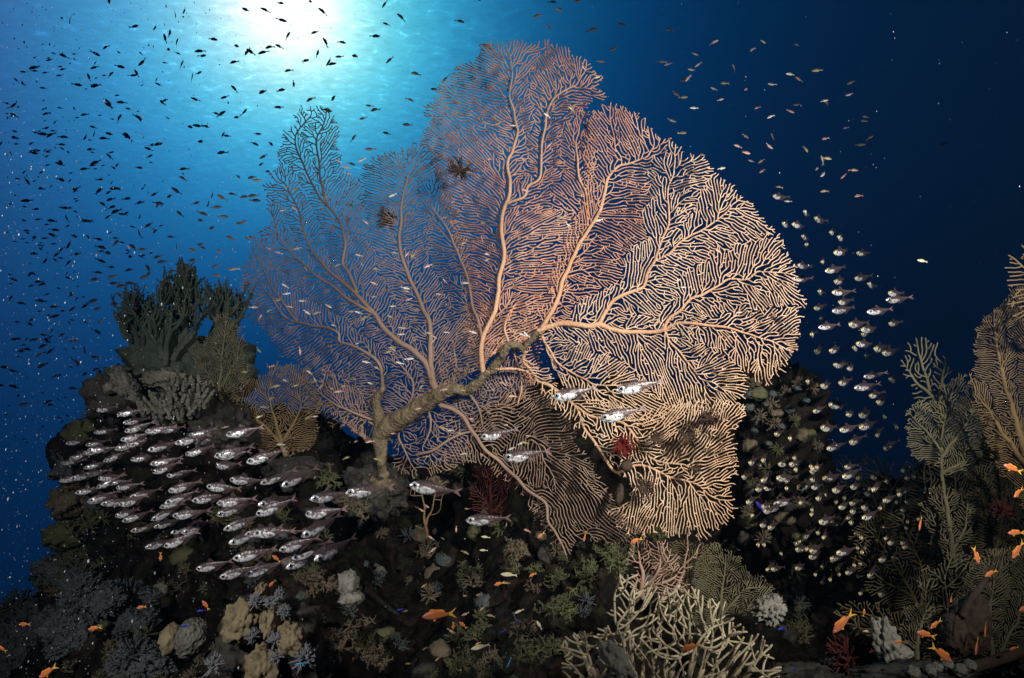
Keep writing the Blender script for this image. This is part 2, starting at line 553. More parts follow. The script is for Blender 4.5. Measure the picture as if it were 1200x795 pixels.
def blob(name, label, cat, u, v, d, ru, rv, rd, mat, seed, ang=0, group=None, parent=None, **kw):
    """a lump of half-size ru x rv (px at that distance) and rd metres deep"""
    s = d / F
    V, T = blob_np((ru * s, rd, rv * s), seed, **kw)
    V = frame_rot(V, math.radians(ang))
    o = link(name, mesh_np(name, V, tris=T), MAT[mat], parent)
    o.location = P(u, v, d)
    if parent is None: tag(o, label, cat, group)
    else: o.location = o.location - parent.location
    return o


# ------------------------------------------------------------------ the great sea fan
DPT = [(447, 560, 2.36), (446, 508, 2.34), (482, 484, 2.30), (530, 456, 2.20), (570, 442, 2.12), (596, 404, 2.06), (630, 388, 2.02), (700, 380, 1.96), (780, 385, 1.90), (938, 370, 1.76), (720, 120, 2.0),
       (850, 215, 1.86), (690, 250, 2.0), (600, 50, 2.16), (600, 200, 2.12), (680, 70, 2.08), (520, 120, 2.28), (520, 240, 2.34), (470, 200, 2.48), (470, 300, 2.50), (400, 200, 2.75), (350, 140, 2.95), (300, 290, 2.95), (320, 400, 2.75),
       (860, 600, 1.72), (860, 500, 1.78), (760, 460, 1.90), (700, 560, 1.88), (640, 590, 2.12), (670, 650, 2.1), (560, 510, 2.26), (620, 480, 2.16), (780, 630, 1.78)]
DPA = np.array(DPT)


def fan_depth(off=0.0, wav=1.0):
    def f(uv):
        uv = np.asarray(uv, float)
        w = 1 / (((uv[:, None, :] - DPA[None, :, :2]) ** 2).sum(2) + 45 ** 2) ** 1.6
        d = (w * DPA[:, 2]).sum(1) / w.sum(1)
        wv = np.array([noise.noise((p[0] * .011, p[1] * .011, 3.3)) for p in uv]) * .09 * wav
        return d + wv + off
    return f


def build_sea_fan():
    base = P(447, 565, 2.36)
    root = empty('sea_fan', base, 'huge net-like sea fan with a thick trunk, cream at right and dusky at left', 'sea fan')
    fd = fan_depth()

    def tube(name, pts, mat, parent, step=3.0, sides=10, off=0.0, fat=1.0):
        q = resample(pts, step) * np.array([1, 1, fat])
        uv = q[:, :2].copy(); r = q[:, 2]
        lum = np.array([1 + .07 * noise.noise((p[0] * .11, p[1] * .11, 1.0)) for p in uv])
        uv += np.array([[noise.noise((p[0] * .05, p[1] * .05, 8.0)), noise.noise((p[0] * .05, p[1] * .05, 5.0))] for p in uv]) * np.minimum(2.2, 10 / np.maximum(r, 1))[:, None]
        d = fd(uv) + off
        tb = Tubes(sides); tb.add(PV(uv, d), r * lum * d / F)
        o = tb.build(name, mat, parent, base)
        if name == 'trunk':
            for v in o.data.vertices:
                v.co += noise.noise_vector(v.co * 30) * .0045 + noise.noise_vector(v.co * 85) * .003 + noise.noise_vector(v.co * 190) * .002
        return o, uv
    trunk, tuv = tube('trunk', [(446, 575, 7.5), (447, 552, 6), (446, 530, 8), (446, 512, 13), (455, 500, 15), (482, 483, 13), (512, 464.5, 10.5), (530, 456.5, 8.5), (549, 457.5, 7), (569, 442, 6.2), (584, 423, 6.2), (596, 405, 5.6), (608, 404, 4.6), (615, 411, 3.8), (617, 405, 3.8), (624, 396, 4.2), (632, 388, 4.6)], MAT['trunk'], root, step=1.5, sides=22, fat=.82)
    blob('holdfast', None, None, 447, 566, 2.38, 17, 12, .05, 'trunk', 401, parent=root, amp=.4, lumps=.5, lfreq=4, fine=.12)
    st, _ = tube('stub', [(447, 500, 8), (443, 480, 6), (441, 468, 4.5), (450, 455, 3)], MAT['trunk'], root)
    # traced main branches: (mat, region, points u v r)
    B = [
        ('fan_cream', 'R', [(630, 388, 4.6), (660, 379, 4.6), (690, 382, 4.4), (703, 380.5, 4.4), (722, 387, 3.8), (746, 390, 3.6), (777, 386, 3.2), (796, 379, 2.8), (824, 380.5, 2.3), (852, 384, 1.9), (872, 390, 1.5), (898, 398, 1.2)]),
        ('fan_cream', 'R', [(703, 380, 3.6), (712, 361, 3.2), (729, 346, 3), (753, 337, 2.8), (759, 320, 2.6), (768, 307, 2.3), (772, 289, 2), (781, 270, 1.8), (785, 253, 1.5), (783, 227, 1.3), (788, 205, 1.1)]),
        ('fan_cream', 'R', [(768, 307, 1.8), (780, 300, 1.8), (795, 285, 1.6), (809, 277, 1.5), (842, 257, 1.2), (858, 240, 1.)]),
        ('fan_cream', 'R', [(777, 386, 2.6), (784, 375, 2.6), (796, 365, 2.4), (811, 351, 2.2), (829, 344, 2), (850, 328, 1.7), (874, 328, 1.4), (887, 318, 1.2)]),
        ('fan_cream', 'R', [(778, 386, 2), (785, 400, 1.8), (796, 413, 1.6), (809, 428, 1.4), (818, 441, 1.2)]),
        ('fan_cream', 'R', [(634, 390, 2.4), (642, 408, 2), (658, 428, 1.5), (690, 448, 1.1)]),
        ('fan_orange', 'R', [(632, 388, 3.6), (651, 359, 3.6), (660, 329, 3.4), (675, 294, 3.2), (688, 272, 3), (705, 244, 2.8), (712, 212, 2.4), (724, 196, 2), (738, 191, 1.6), (756, 185, 1.2)]),
        ('fan_orange', 'C', [(686, 274.5, 2.4), (689, 248, 2.4), (686, 225, 2.2), (678, 203, 1.8), (676, 180, 1.4)]),
        ('fan_orange', 'C', [(569, 442, 4.6), (564.7, 419, 4.2), (567, 393, 3.8), (575, 372, 3.6), (582, 359, 3.6), (586, 320, 3.4), (590, 298, 3.3), (588, 261, 3.2), (592, 244, 3.1), (598, 225, 2.9), (595, 194, 2.6), (601, 177, 2.4), (606, 156, 2.1), (603, 134, 1.8), (598, 115, 1.4), (600, 90, 1.1)]),
        ('fan_orange', 'C', [(594, 240, 2.2), (598, 237, 2.2), (614, 231, 2.1), (619, 218, 2), (632, 209, 1.9), (635, 182, 1.9), (640, 138, 1.9), (651, 114, 1.7), (675, 101, 1.2)]),
        ('fan_mauve_dimmed', 'L', [(512, 458, 5.5), (505, 425, 4.2), (505, 382, 3.8), (497, 366, 3.6), (488, 343, 3.2), (475, 314, 2.9), (468, 293, 2.7), (468, 270, 2.4), (471, 241, 2.1), (474, 222, 1.7), (479, 202, 1.3)]),
        ('fan_mauve_dimmed', 'L', [(512, 458, 5.5), (497, 423, 4.8), (464, 397, 4.2), (440, 371, 3.8), (419, 345, 3.2), (395, 327, 2.6), (377, 308, 2.2), (360, 282, 1.7), (348, 245, 1.4), (336, 220, 1.1)]),
        ('fan_mauve_dimmed', 'L', [(419, 344, 2.6), (410, 321, 2.5), (403, 308, 2.4), (404, 284, 2.2), (398, 260, 2.0), (384, 243, 1.8), (367, 217, 1.6), (352, 185, 1.4), (346, 160, 1.2), (364, 136, 1.)]),
        ('fan_mauve_dimmed', 'L', [(440, 371, 2.8), (405, 347, 2.4), (365, 318, 2), (335, 290, 1.6), (322, 262, 1.2)]),
        ('fan_mauve_dimmed', 'L', [(350, 378, 2), (318, 335, 1.6), (300, 300, 1.1)]),
        ('fan_mauve_dimmed', 'L', [(384, 243, 2), (375, 205, 1.7), (372, 165, 1.4), (382, 138, 1.)]),
        ('fan_mauve_dimmed', 'L', [(449, 492, 2.6), (430, 490, 2.2), (405, 480, 1.8), (380, 465, 1.4), (350, 440, 1.1)]),
        ('fan_mauve_dimmed', 'L', [(470, 488, 2.4), (484, 462, 2), (480, 440, 1.6), (468, 425, 1.2)]),
        ('fan_mauve_dimmed', 'L', [(443, 470, 4), (449, 451, 3), (440, 421, 2.6), (423, 410, 2.4), (399, 401, 2.2), (395, 390, 2), (375, 382, 1.8), (341, 375, 1.5), (312, 343, 1.2)]),
        ('fan_mauve_dimmed', 'L', [(565, 395, 2.4), (560, 375, 2.4), (554, 359, 2.2), (549, 328, 2), (538, 300, 1.8), (521, 263, 1.5), (506, 242, 1.2)]),
        ('fan_cream', 'D', [(616, 412, 3), (614, 423, 3), (625, 438, 3), (630, 447, 2.8), (646, 453, 2.7), (674, 474, 2.4), (691, 487, 2.4), (728, 496, 2.2), (741, 507, 2.2), (754, 526, 2), (770, 540, 1.5), (800, 545, 1.2)]),
        ('fan_cream', 'D', [(676, 476, 2.2), (684, 500, 2.2), (698, 520, 2.2), (715, 545, 2.3), (726, 554, 2.3), (741, 546, 2.2), (759, 548, 2), (785, 559, 1.8), (811, 565, 1.5), (828, 576, 1.2)]),
        ('fan_orange', 'D', [(580, 432, 2.2), (595, 431, 2.2), (612, 434, 2), (626, 440, 1.8)]),
        ('fan_mauve_dimmed', 'B', [(515, 473, 3.6), (539, 486, 3.4), (552, 503, 3.2), (565, 521, 3), (584, 540, 2.9), (620, 575, 2.7), (639, 590, 2.4), (643, 610, 2.2), (652, 625, 1.8), (665, 651, 1.2)]),
        ('fan_mauve_dimmed', 'B', [(487, 534, 2.2), (508, 529, 2.2), (521, 519, 2), (540, 508, 1.8), (553, 505, 1.4)]),
    ]
    B += [('fan_mauve_dimmed', 'E', [(549, 458, 2.2), (560, 476, 1.8), (566, 500, 1.2)]), ('fan_mauve_dimmed', 'E', [(500, 476, 2.2), (505, 500, 1.7), (495, 525, 1.2)]), ('fan_mauve_dimmed', 'E', [(530, 455, 2.2), (535, 430, 1.8), (530, 400, 1.2)]),
          ('fan_orange', 'E', [(596, 405, 2.2), (592, 385, 1.8), (602, 360, 1.2)]), ('fan_orange', 'E', [(600, 408, 2), (612, 445, 1.6), (606, 475, 1.2)]), ('fan_mauve_dimmed', 'E', [(470, 492, 2), (468, 515, 1.6), (480, 540, 1.1)])]
    OUT = {
        'E': [(455, 500), (490, 470), (510, 440), (520, 405), (545, 375), (580, 350), (625, 345), (632, 385), (628, 430), (618, 470), (590, 495), (560, 510), (545, 545), (500, 552), (465, 550)],
        'R': [(636, 392), (648, 340), (668, 270), (690, 225), (686, 180), (694, 135), (716, 122), (745, 138), (768, 158), (800, 176), (830, 200), (858, 220), (885, 252), (905, 268), (918, 300), (930, 335), (938, 370), (936, 402), (922, 430), (896, 447), (872, 440), (868, 462), (840, 484), (800, 486), (750, 500), (715, 484), (680, 468), (652, 448), (622, 425)],
        'C': [(560, 430), (548, 380), (545, 330), (535, 270), (515, 215), (500, 175), (500, 135), (520, 95), (545, 72), (575, 54), (606, 46), (640, 52), (668, 60), (690, 78), (704, 97), (706, 112), (690, 126), (694, 160), (700, 200), (695, 240), (678, 290), (660, 335), (640, 385), (625, 415), (600, 425)],
        'L': [(520, 462), (470, 455), (420, 450), (370, 440), (330, 410), (300, 375), (288, 330), (287, 297), (302, 274), (316, 258), (315, 225), (324, 190), (336, 158), (348, 138), (362, 127), (380, 130), (394, 148), (397, 172), (394, 192), (404, 206), (428, 212), (430, 190), (448, 185), (470, 175), (495, 165), (515, 185), (535, 250), (552, 320), (556, 380), (570, 420), (556, 448), (520, 466), (500, 475), (470, 490), (452, 480), (440, 500), (415, 505), (380, 480), (340, 445)],
        'D': [(618, 415), (640, 436), (672, 466), (715, 472), (745, 488), (800, 470), (842, 476), (866, 470), (870, 498), (858, 515), (862, 540), (858, 575), (856, 600), (842, 618), (822, 628), (800, 622), (770, 622), (740, 628), (712, 600), (738, 578), (722, 545), (690, 510), (660, 478), (625, 450)],
        'B': [(530, 480), (528, 462), (560, 448), (590, 432), (612, 418), (622, 440), (640, 470), (668, 505), (700, 560), (735, 600), (755, 622), (735, 636), (700, 632), (672, 630), (668, 652), (655, 640), (640, 610), (615, 578), (570, 540), (520, 545), (500, 535), (525, 510)],
    }
    par = dict(R=dict(spacing=3.75, flow_pt=(560, 430), swirl=.55, rt=.60, lean=.07), C=dict(spacing=3.5, flow_pt=(600, 520), swirl=.4, rt=.68, lean=.13), L=dict(spacing=3.4, flow_pt=(560, 510), swirl=.45, rt=.58, lean=.10),
               D=dict(spacing=3.8, flow_pt=(610, 420), swirl=.6, rt=.60, lean=.07), B=dict(spacing=3.7, flow_pt=(520, 440), swirl=1.5, rt=.52, lean=.0, fine=2.4))
    par['E'] = dict(spacing=3.8, flow_pt=(530, 462), swirl=1.3, rt=.54, lean=.0, fine=2.0)
    offs = dict(E=.09, R=0.0, C=.045, L=.03, D=-.03, B=.06)
    for reg in 'RCLDBE':
        sk = []; objs = {}
        for i, (mat, r, pts) in enumerate(B):
            if r != reg: continue
            o, uv = tube('branch', pts, MAT['bark' if mat != 'fan_mauve_dimmed' else 'fan_mauve_dimmed'], root, sides=8, off=offs[reg] * .3, fat=.72)
            objs[i] = (o, mat)
            sk.append(np.column_stack([uv, np.full(len(uv), i)]))
        p = par[reg]
        if reg == 'B':
            pass
        G = grow(OUT[reg], sk, spacing=p['spacing'], step=1.7, flow_pt=p['flow_pt'], swirl=p['swirl'], lean=p['lean'], fine=p.get('fine', .9), jit=.17, seed=ord(reg), link_p=.6)
        tb = twig_tubes(*G, depth=fan_depth(offs[reg] * .6), r_tip=p['rt'], taper=.11, rmax=1.6, seed=ord(reg), bump=3.0)
        for i, t in tb.items():
            o, mat = objs[i]
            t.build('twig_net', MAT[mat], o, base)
    return root


build_sea_fan()


# ------------------------------------------------------------------ smaller gorgonians


def gorgonian(name, label, cat, base, poly, d0, mat, ribs, tilt=(0, 0), spacing=5, rt=.9, flow_w=.6, swirl=.75, seed=1, link_p=.25, r_stem=3.0, group=None, curl=.05, step=2.5, jit=.25, taper=.2, rmax=2.2):
    """fan-shaped colony: stem points ribs grow from base; d0 + tilt gives its sheet"""
    b3 = P(base[0], base[1], d0)
    spacing *= .60; rt *= .76
    root = empty(name, b3, label, cat, group)

    def depth(uv):
        uv = np.asarray(uv, float)
        return d0 + tilt[0] * (uv[:, 0] - base[0]) / 100 + tilt[1] * (base[1] - uv[:, 1]) / 100 + np.array([noise.noise((p[0] * .02, p[1] * .02, seed * 1.7)) for p in uv]) * curl
    sk = []
    tb = Tubes(8)
    for k, rib in enumerate(ribs):
        pts = [(*q, r_stem * (1 - .75 * i / max(1, len(rib) - 1)) * (1 if k == 0 else .7)) for i, q in enumerate(rib)]
        q = resample(pts, 3)
        uv = q[:, :2] + np.array([[noise.noise((p[0] * .06, p[1] * .06, seed)), noise.noise((p[0] * .06, p[1] * .06, seed + 4.))] for p in q]) * 2.5
        dd = depth(uv)
        tb.add(PV(uv, dd), q[:, 2] * dd / F)
        sk.append(np.column_stack([uv, np.zeros(len(uv))]))
    tb.build('stem', MAT[mat], root, b3)
    G = grow(poly, sk, spacing=spacing, step=min(2.4, spacing * .42), flow_pt=base, swirl=swirl, follow=.10 + .14 * flow_w, seed=seed, link_p=link_p)
    for i, t in twig_tubes(*G, depth=depth, r_tip=rt, taper=taper, rmax=rmax, seed=seed, sides=4, bump=4).items():
        t.build('twig_net', MAT[mat], root, b3)
    return root


def build_gorgonians():
    g = gorgonian
    g('gorgonian', 'small dense grey-brown gorgonian in front of the dark bush coral on the left pinnacle', 'gorgonian', (258, 492), [(236, 490), (222, 455), (232, 420), (246, 385), (262, 366), (278, 378), (288, 405), (287, 440), (280, 470), (268, 492)], 2.2, 'olive_fan',
      [[(258, 492), (258, 450), (262, 400)], [(258, 470), (245, 440)], [(258, 460), (275, 425)]], spacing=4.2, rt=.75, seed=11, curl=.04)
    g('gorgonian', 'rounded rusty brown gorgonian between the left silver shoal and the great fan trunk', 'gorgonian', (335, 535), [(290, 505), (268, 470), (262, 455), (300, 448), (330, 428), (360, 440), (374, 470), (372, 500), (365, 525), (340, 535), (310, 528)], 2.25, 'tan_fan',
      [[(335, 535), (325, 500), (315, 465)], [(330, 520), (350, 485), (352, 455)], [(330, 520), (300, 490), (280, 468)]], spacing=4.2, rt=.75, seed=12, curl=.05)
    g('gorgonian', 'thin dark open gorgonian hanging beside the trunk stub of the great fan', 'gorgonian', (440, 520), [(430, 515), (400, 500), (372, 480), (365, 452), (380, 432), (410, 440), (440, 460), (448, 490)], 2.45, 'fan_mauve_dimmed',
      [[(440, 520), (410, 500), (385, 470)], [(425, 510), (420, 475), (405, 450)]], spacing=6.5, rt=.8, seed=13)
    # right-hand corner
    g('whip_gorgonian', 'tall golden brown whip gorgonian with long upright branches at the right edge', 'gorgonian', (1215, 610), [(1172, 548), (1150, 500), (1140, 470), (1142, 430), (1146, 392), (1160, 370), (1180, 350), (1205, 330), (1245, 320), (1290, 350), (1300, 480), (1260, 600), (1200, 600)], 1.75, 'tan_fan',
      [[(1215, 610), (1200, 530), (1180, 460), (1165, 390)], [(1215, 590), (1220, 500), (1215, 420), (1205, 350)], [(1205, 550), (1170, 500), (1150, 470)]], spacing=4.6, rt=.85, flow_w=1.1, seed=14, link_p=.05, r_stem=5, jit=.18)
    g('gorgonian', 'loose orange-brown gorgonian tip reaching into the frame at the upper right edge', 'gorgonian', (1250, 400), [(1190, 370), (1186, 330), (1190, 300), (1215, 290), (1260, 330), (1260, 390)], 1.6, 'tan_fan',
      [[(1250, 400), (1225, 350), (1205, 310)]], spacing=9, rt=1.2, flow_w=.8, seed=24, link_p=0, r_stem=3)
    g('gorgonian', 'sparse pale gorgonian with wavy upright fingers above the bushy grey-green fan', 'gorgonian', (1105, 500), [(1080, 480), (1066, 450), (1056, 425), (1066, 402), (1080, 395), (1096, 405), (1112, 420), (1114, 445), (1110, 490)], 1.95, 'olive_fan',
      [[(1105, 500), (1090, 460), (1076, 410)], [(1100, 480), (1105, 440), (1108, 425)], [(1092, 465), (1072, 445), (1058, 425)]], spacing=8, rt=1.15, flow_w=.9, seed=15, link_p=.05)
    g('gorgonian', 'bushy grey-green gorgonian fan beside the tall whip gorgonian', 'gorgonian', (1105, 585), [(1085, 545), (1062, 520), (1062, 492), (1072, 474), (1092, 472), (1108, 456), (1128, 440), (1146, 452), (1156, 475), (1160, 500), (1150, 525), (1138, 545), (1120, 560)], 1.9, 'olive_fan',
      [[(1118, 660), (1112, 610), (1105, 560), (1104, 520), (1110, 475)], [(1104, 535), (1130, 500), (1145, 475)], [(1103, 530), (1085, 505), (1070, 490)], [(1105, 555), (1128, 540), (1138, 530)]], spacing=4.8, rt=.95, flow_w=.5, seed=16)
    g('gorgonian', 'grey-green gorgonian fan lower on the same stem line under the bushy one', 'gorgonian', (1118, 665), [(1090, 640), (1080, 610), (1085, 580), (1105, 570), (1130, 575), (1140, 600), (1138, 635), (1125, 660)], 1.95, 'olive_fan',
      [[(1118, 665), (1114, 630), (1110, 590)], [(1116, 645), (1130, 620), (1133, 600)], [(1116, 645), (1098, 620)]], spacing=5, rt=.9, seed=17)
    g('gorgonian', 'brown-green gorgonian filling the right edge behind the orange anthias', 'gorgonian', (1180, 700), [(1140, 660), (1130, 600), (1140, 545), (1165, 540), (1200, 590), (1230, 640), (1230, 700), (1190, 705)], 2.0, 'brown_fan',
      [[(1180, 700), (1165, 640), (1150, 580)], [(1180, 690), (1200, 640), (1185, 590)], [(1190, 690), (1220, 660)]], spacing=5.2, rt=.95, flow_w=.8, seed=18)
    g('gorgonian', 'wide olive gorgonian at the bottom right corner behind the dark sponge', 'gorgonian', (1165, 785), [(1120, 740), (1120, 690), (1150, 650), (1200, 640), (1240, 680), (1240, 790), (1180, 790)], 1.65, 'olive_fan',
      [[(1165, 785), (1160, 730), (1165, 680)], [(1168, 770), (1195, 720), (1205, 670)], [(1160, 760), (1140, 720)]], spacing=4.8, rt=.9, flow_w=.6, seed=19)
    g('gorgonian', 'low olive gorgonian fan between the grey sponge and the dark brown sponge', 'gorgonian', (1075, 775), [(1050, 765), (1055, 735), (1068, 715), (1090, 708), (1108, 720), (1112, 745), (1100, 775)], 1.6, 'olive_fan',
      [[(1075, 775), (1078, 740), (1085, 715)], [(1078, 755), (1095, 735)]], spacing=5, rt=.9, seed=20)
    g('gorgonian', 'flat brown gorgonian reaching left over the dark hollow under the right-hand shoal', 'gorgonian', (1062, 745), [(1050, 745), (1010, 745), (985, 725), (975, 712), (1000, 706), (1030, 712), (1055, 725), (1066, 738)], 1.75, 'brown_fan',
      [[(1062, 745), (1040, 728), (1005, 718)], [(1050, 735), (1020, 738), (998, 732)]], spacing=6, rt=.95, flow_w=.9, seed=21)
    g('gorgonian', 'dark olive gorgonian behind the lower half of the right-hand shoal', 'gorgonian', (1090, 735), [(1060, 725), (1020, 700), (1000, 660), (1005, 620), (1030, 590), (1060, 600), (1085, 640), (1105, 690), (1100, 730)], 2.35, 'brown_fan',
      [[(1090, 735), (1065, 690), (1035, 640)], [(1080, 715), (1080, 670), (1062, 620)], [(1070, 700), (1035, 680), (1012, 660)]], spacing=6, rt=.9, flow_w=.7, seed=22)
    g('gorgonian', 'sparse brown gorgonian standing behind the middle of the right-hand shoal', 'gorgonian', (1050, 640), [(1020, 620), (985, 590), (970, 560), (985, 540), (1010, 535), (1040, 545), (1060, 580), (1062, 630)], 2.6, 'brown_fan',
      [[(1050, 640), (1030, 595), (1005, 555)], [(1045, 620), (1045, 580), (1035, 550)]], spacing=8, rt=.9, flow_w=.8, seed=23, link_p=.1)
    g('gorgonian', 'large dim brown gorgonian behind the grey-green fans at the right edge', 'gorgonian', (1150, 740), [(1100, 720), (1070, 640), (1060, 560), (1085, 500), (1130, 470), (1180, 470), (1240, 540), (1240, 680), (1190, 735)], 2.35, 'brown_fan',
      [[(1150, 740), (1130, 640), (1115, 530)], [(1148, 710), (1175, 610), (1165, 510)], [(1150, 720), (1205, 640), (1215, 560)], [(1145, 700), (1100, 630), (1082, 560)]], spacing=7, rt=1.1, flow_w=.8, seed=25)
    g('gorgonian', 'bushy olive gorgonian low in the right corner, behind the dark tube sponge', 'gorgonian', (1110, 800), [(1080, 790), (1070, 730), (1080, 680), (1110, 650), (1150, 660), (1175, 700), (1170, 770), (1140, 800)], 1.85, 'olive_fan',
      [[(1110, 800), (1110, 740), (1108, 680)], [(1112, 780), (1140, 730), (1145, 680)], [(1110, 780), (1088, 740), (1085, 700)]], spacing=6.5, rt=1.1, flow_w=.6, seed=26)
    # centre bottom
    g('gorgonian', 'tan gorgonian fan under the great fan, right of the cream staghorn coral', 'gorgonian', (838, 745), [(820, 735), (812, 700), (815, 660), (835, 640), (862, 650), (885, 672), (905, 690), (902, 708), (880, 722), (850, 740)], 1.65, 'olive_fan',
      [[(838, 745), (845, 705), (850, 660)], [(842, 725), (870, 695), (890, 688)], [(840, 735), (868, 718), (885, 712)]], spacing=4.2, rt=.75, seed=31)
    g('gorgonian', 'brownish gorgonian behind the tan fan, under the lower edge of the great fan', 'gorgonian', (810, 720), [(795, 710), (775, 680), (780, 645), (805, 632), (835, 640), (840, 675), (830, 710)], 1.8, 'brown_fan',
      [[(810, 720), (805, 685), (808, 650)], [(808, 700), (825, 670)], [(808, 705), (788, 675)]], spacing=4.6, rt=.75, seed=32)
    g('twig_coral', 'open pinkish twig coral rising between the great fan and the cream staghorn coral', 'coral', (754, 700), [(745, 690), (738, 655), (750, 632), (775, 634), (786, 650), (800, 665), (798, 690), (775, 698)], 1.55, 'pink_twig',
      [[(754, 700), (752, 668), (748, 645)], [(754, 690), (775, 665), (770, 640)], [(756, 692), (785, 680), (795, 668)]], spacing=6, rt=.85, flow_w=.3, seed=33, r_stem=3.2, link_p=.5)
    g('twig_coral', 'single bare tan twig coral bending up toward the lower tip of the great fan', 'coral', (775, 705), [(790, 690), (800, 665), (805, 640), (812, 632), (818, 640), (815, 660), (805, 690), (785, 700)], 1.56, 'pink_twig',
      [[(775, 705), (795, 685), (803, 660), (807, 630)], [(802, 662), (814, 650)]], spacing=14, rt=.9, flow_w=.4, seed=34, r_stem=2.4, link_p=0)
    g('soft_coral_fan', 'dark red bushy gorgonian in the shade under the trunk fork of the great fan', 'coral', (580, 615), [(560, 610), (548, 580), (555, 550), (575, 540), (600, 555), (612, 585), (600, 610)], 2.45, 'red_fan',
      [[(580, 615), (575, 580), (578, 550)], [(580, 600), (598, 575)], [(578, 600), (560, 575)]], spacing=5, rt=.8, seed=35)
    g('twig_coral', 'spindly reddish twig coral in the hollow below the two central glassfish', 'coral', (500, 630), [(488, 625), (480, 595), (485, 570), (505, 562), (518, 580), (512, 610)], 2.2, 'tan_fan',
      [[(500, 630), (497, 600), (492, 570)], [(500, 615), (508, 590), (514, 568)]], spacing=13, rt=.8, flow_w=.8, seed=36, link_p=0, r_stem=2)
    # cream staghorn in the foreground: three sheets of thick forked branches on one colony
    base = (765, 860)
    b3 = P(765, 860, 1.2)
    root = empty('staghorn_coral', b3, 'large cream staghorn coral with forked antler branches at the bottom centre', 'coral')
    outl = [(655, 840), (665, 770), (662, 745), (680, 740), (692, 752), (712, 735), (722, 700), (724, 678), (742, 676), (765, 690), (790, 690), (815, 688), (830, 705), (850, 712), (862, 735), (882, 745), (905, 762), (915, 790), (900, 850)]
    for k, (off, sc_) in enumerate(((-.05, 1.0), (.03, 1.0), (.11, .97))):
        poly = [((p[0] - base[0]) * sc_ + base[0], (p[1] - base[1]) * sc_ + base[1]) for p in outl]

        def depth(uv, off=off, k=k):
            return 1.25 + off + np.array([noise.noise((p[0] * .035, p[1] * .035, k * 5.)) for p in uv]) * .05
        rr = random.Random(k + 5)
        sk = []; tb = Tubes(8)
        for j in range(5):
            tu = 690 + j * 45 + rr.uniform(-15, 15); tv = 775 + rr.uniform(-10, 15)
            q = resample([(765 + (tu - 765) * .35, 870, 4), (765 + (tu - 765) * .75, 820, 3.4), (tu, tv, 2.8)], 6)
            dd = depth(q[:, :2]); tb.add(PV(q[:, :2], dd), q[:, 2] * dd / F)
            sk.append(np.column_stack([q[:, :2], np.zeros(len(q))]))
        tb.build('branch_base', MAT['cream_coral'], root, b3)
        G = grow(poly, sk, spacing=12.8, step=5.5, flow_pt=base, swirl=.5, follow=.08, jit=.22, lean=0, seed=40 + k, link_p=.7, bridge=.05, fork=.8, fork_ang=.75, margin_noise=6, overshoot=2)
        for i, t in twig_tubes(*G, depth=depth, r_tip=1.2, taper=.10, rmax=1.8, sides=8, seed=41 + k, bump=9).items():
            t.build('antlers', MAT['cream_coral'], root, b3)


build_gorgonians()

# ------------------------------------------------------------------ bushes, lumps, tufts


def unit(v):
    v = np.asarray(v, float); return v / max(1e-9, np.linalg.norm(v))


def branch3d(tb, p, d, L, r, lev, rg, spread=.6, up=.25, nseg=5, kids=(2, 3), wob=.2, shrink=.72, side_p=.0):
    pts = [np.array(p)]; rad = [r]
    d = unit(d)
    for k in range(nseg):
        d = unit(d + rg.normal(0, wob, 3) + np.array([0, 0, up * .3]))
        pts.append(pts[-1] + d * L / nseg); rad.append(r * (1 - .3 * (k + 1) / nseg) * (1 + rg.uniform(-.12, .12)))
        if lev <= 1 and side_p and rg.random() < side_p:
            sd = unit(d + rg.normal(0, .9, 3))
            tb.add(np.array([pts[-1], pts[-1] + sd * L * .12, pts[-1] + sd * L * .2]), [r * .7, r * .6, r * .4])
    tb.add(np.array(pts), np.array(rad))
    if lev > 0:
        for _ in range(rg.integers(kids[0], kids[1] + 1)):
            t = rg.integers(max(1, nseg // 2), nseg + 1)
            branch3d(tb, pts[t], unit(d + rg.normal(0, spread, 3)), L * shrink, rad[t] * .8, lev - 1, rg, spread, up, nseg, kids, wob, shrink, side_p)


def bush(name, label, cat, u, v, d, dirs, Lpx, rpx, mat, seed, lev=3, spread=.6, up=.3, group=None, side_p=0.0, kids=(2, 3), wob=.2, shrink=.72, sides=6, nseg=5, part='branches', tip=None):
    s = d / F
    b3 = P(u, v, d)
    rg = np.random.default_rng(seed)
    tb = Tubes(sides)
    for q in dirs:
        branch3d(tb, b3 + rg.normal(0, rpx * s * 1.2, 3), np.array(q, float), Lpx * s * rg.uniform(.8, 1.15), rpx * s, lev, rg, spread, up, nseg, kids, wob, shrink, side_p)
    o = tb.build(name, MAT[mat], None, b3); o.location = b3
    tag(o, label, cat, group)
    return o


def tuft(name, label, cat, u, v, d, rpx, n, mat, seed, group=None, thick=.09, polyps=True):
    """a domed head of short stalks"""
    s = d / F; b3 = P(u, v, d); rg = np.random.default_rng(seed); tb = Tubes(5)
    for i in range(n):
        q = unit(rg.normal(0, 1, 3) + np.array([0, -.7, .6]))
        L = rpx * s * rg.uniform(.75, 1.05)
        m = q * L * .55 + rg.normal(0, rpx * s * .06, 3)
        e = q * L + rg.normal(0, rpx * s * .1, 3)
        r = rpx * s * thick
        tb.add(np.array([b3, b3 + m, b3 + e]), [r, r * .8, r])
        if polyps:
            for _ in range(4):
                k = unit(q + rg.normal(0, .7, 3))
                tb.add(np.array([b3 + e, b3 + e + k * r * 2.4]), [r * .45, r * .3])
    o = tb.build(name, MAT[mat], None, b3); o.location = b3
    return tag(o, label, cat, group)


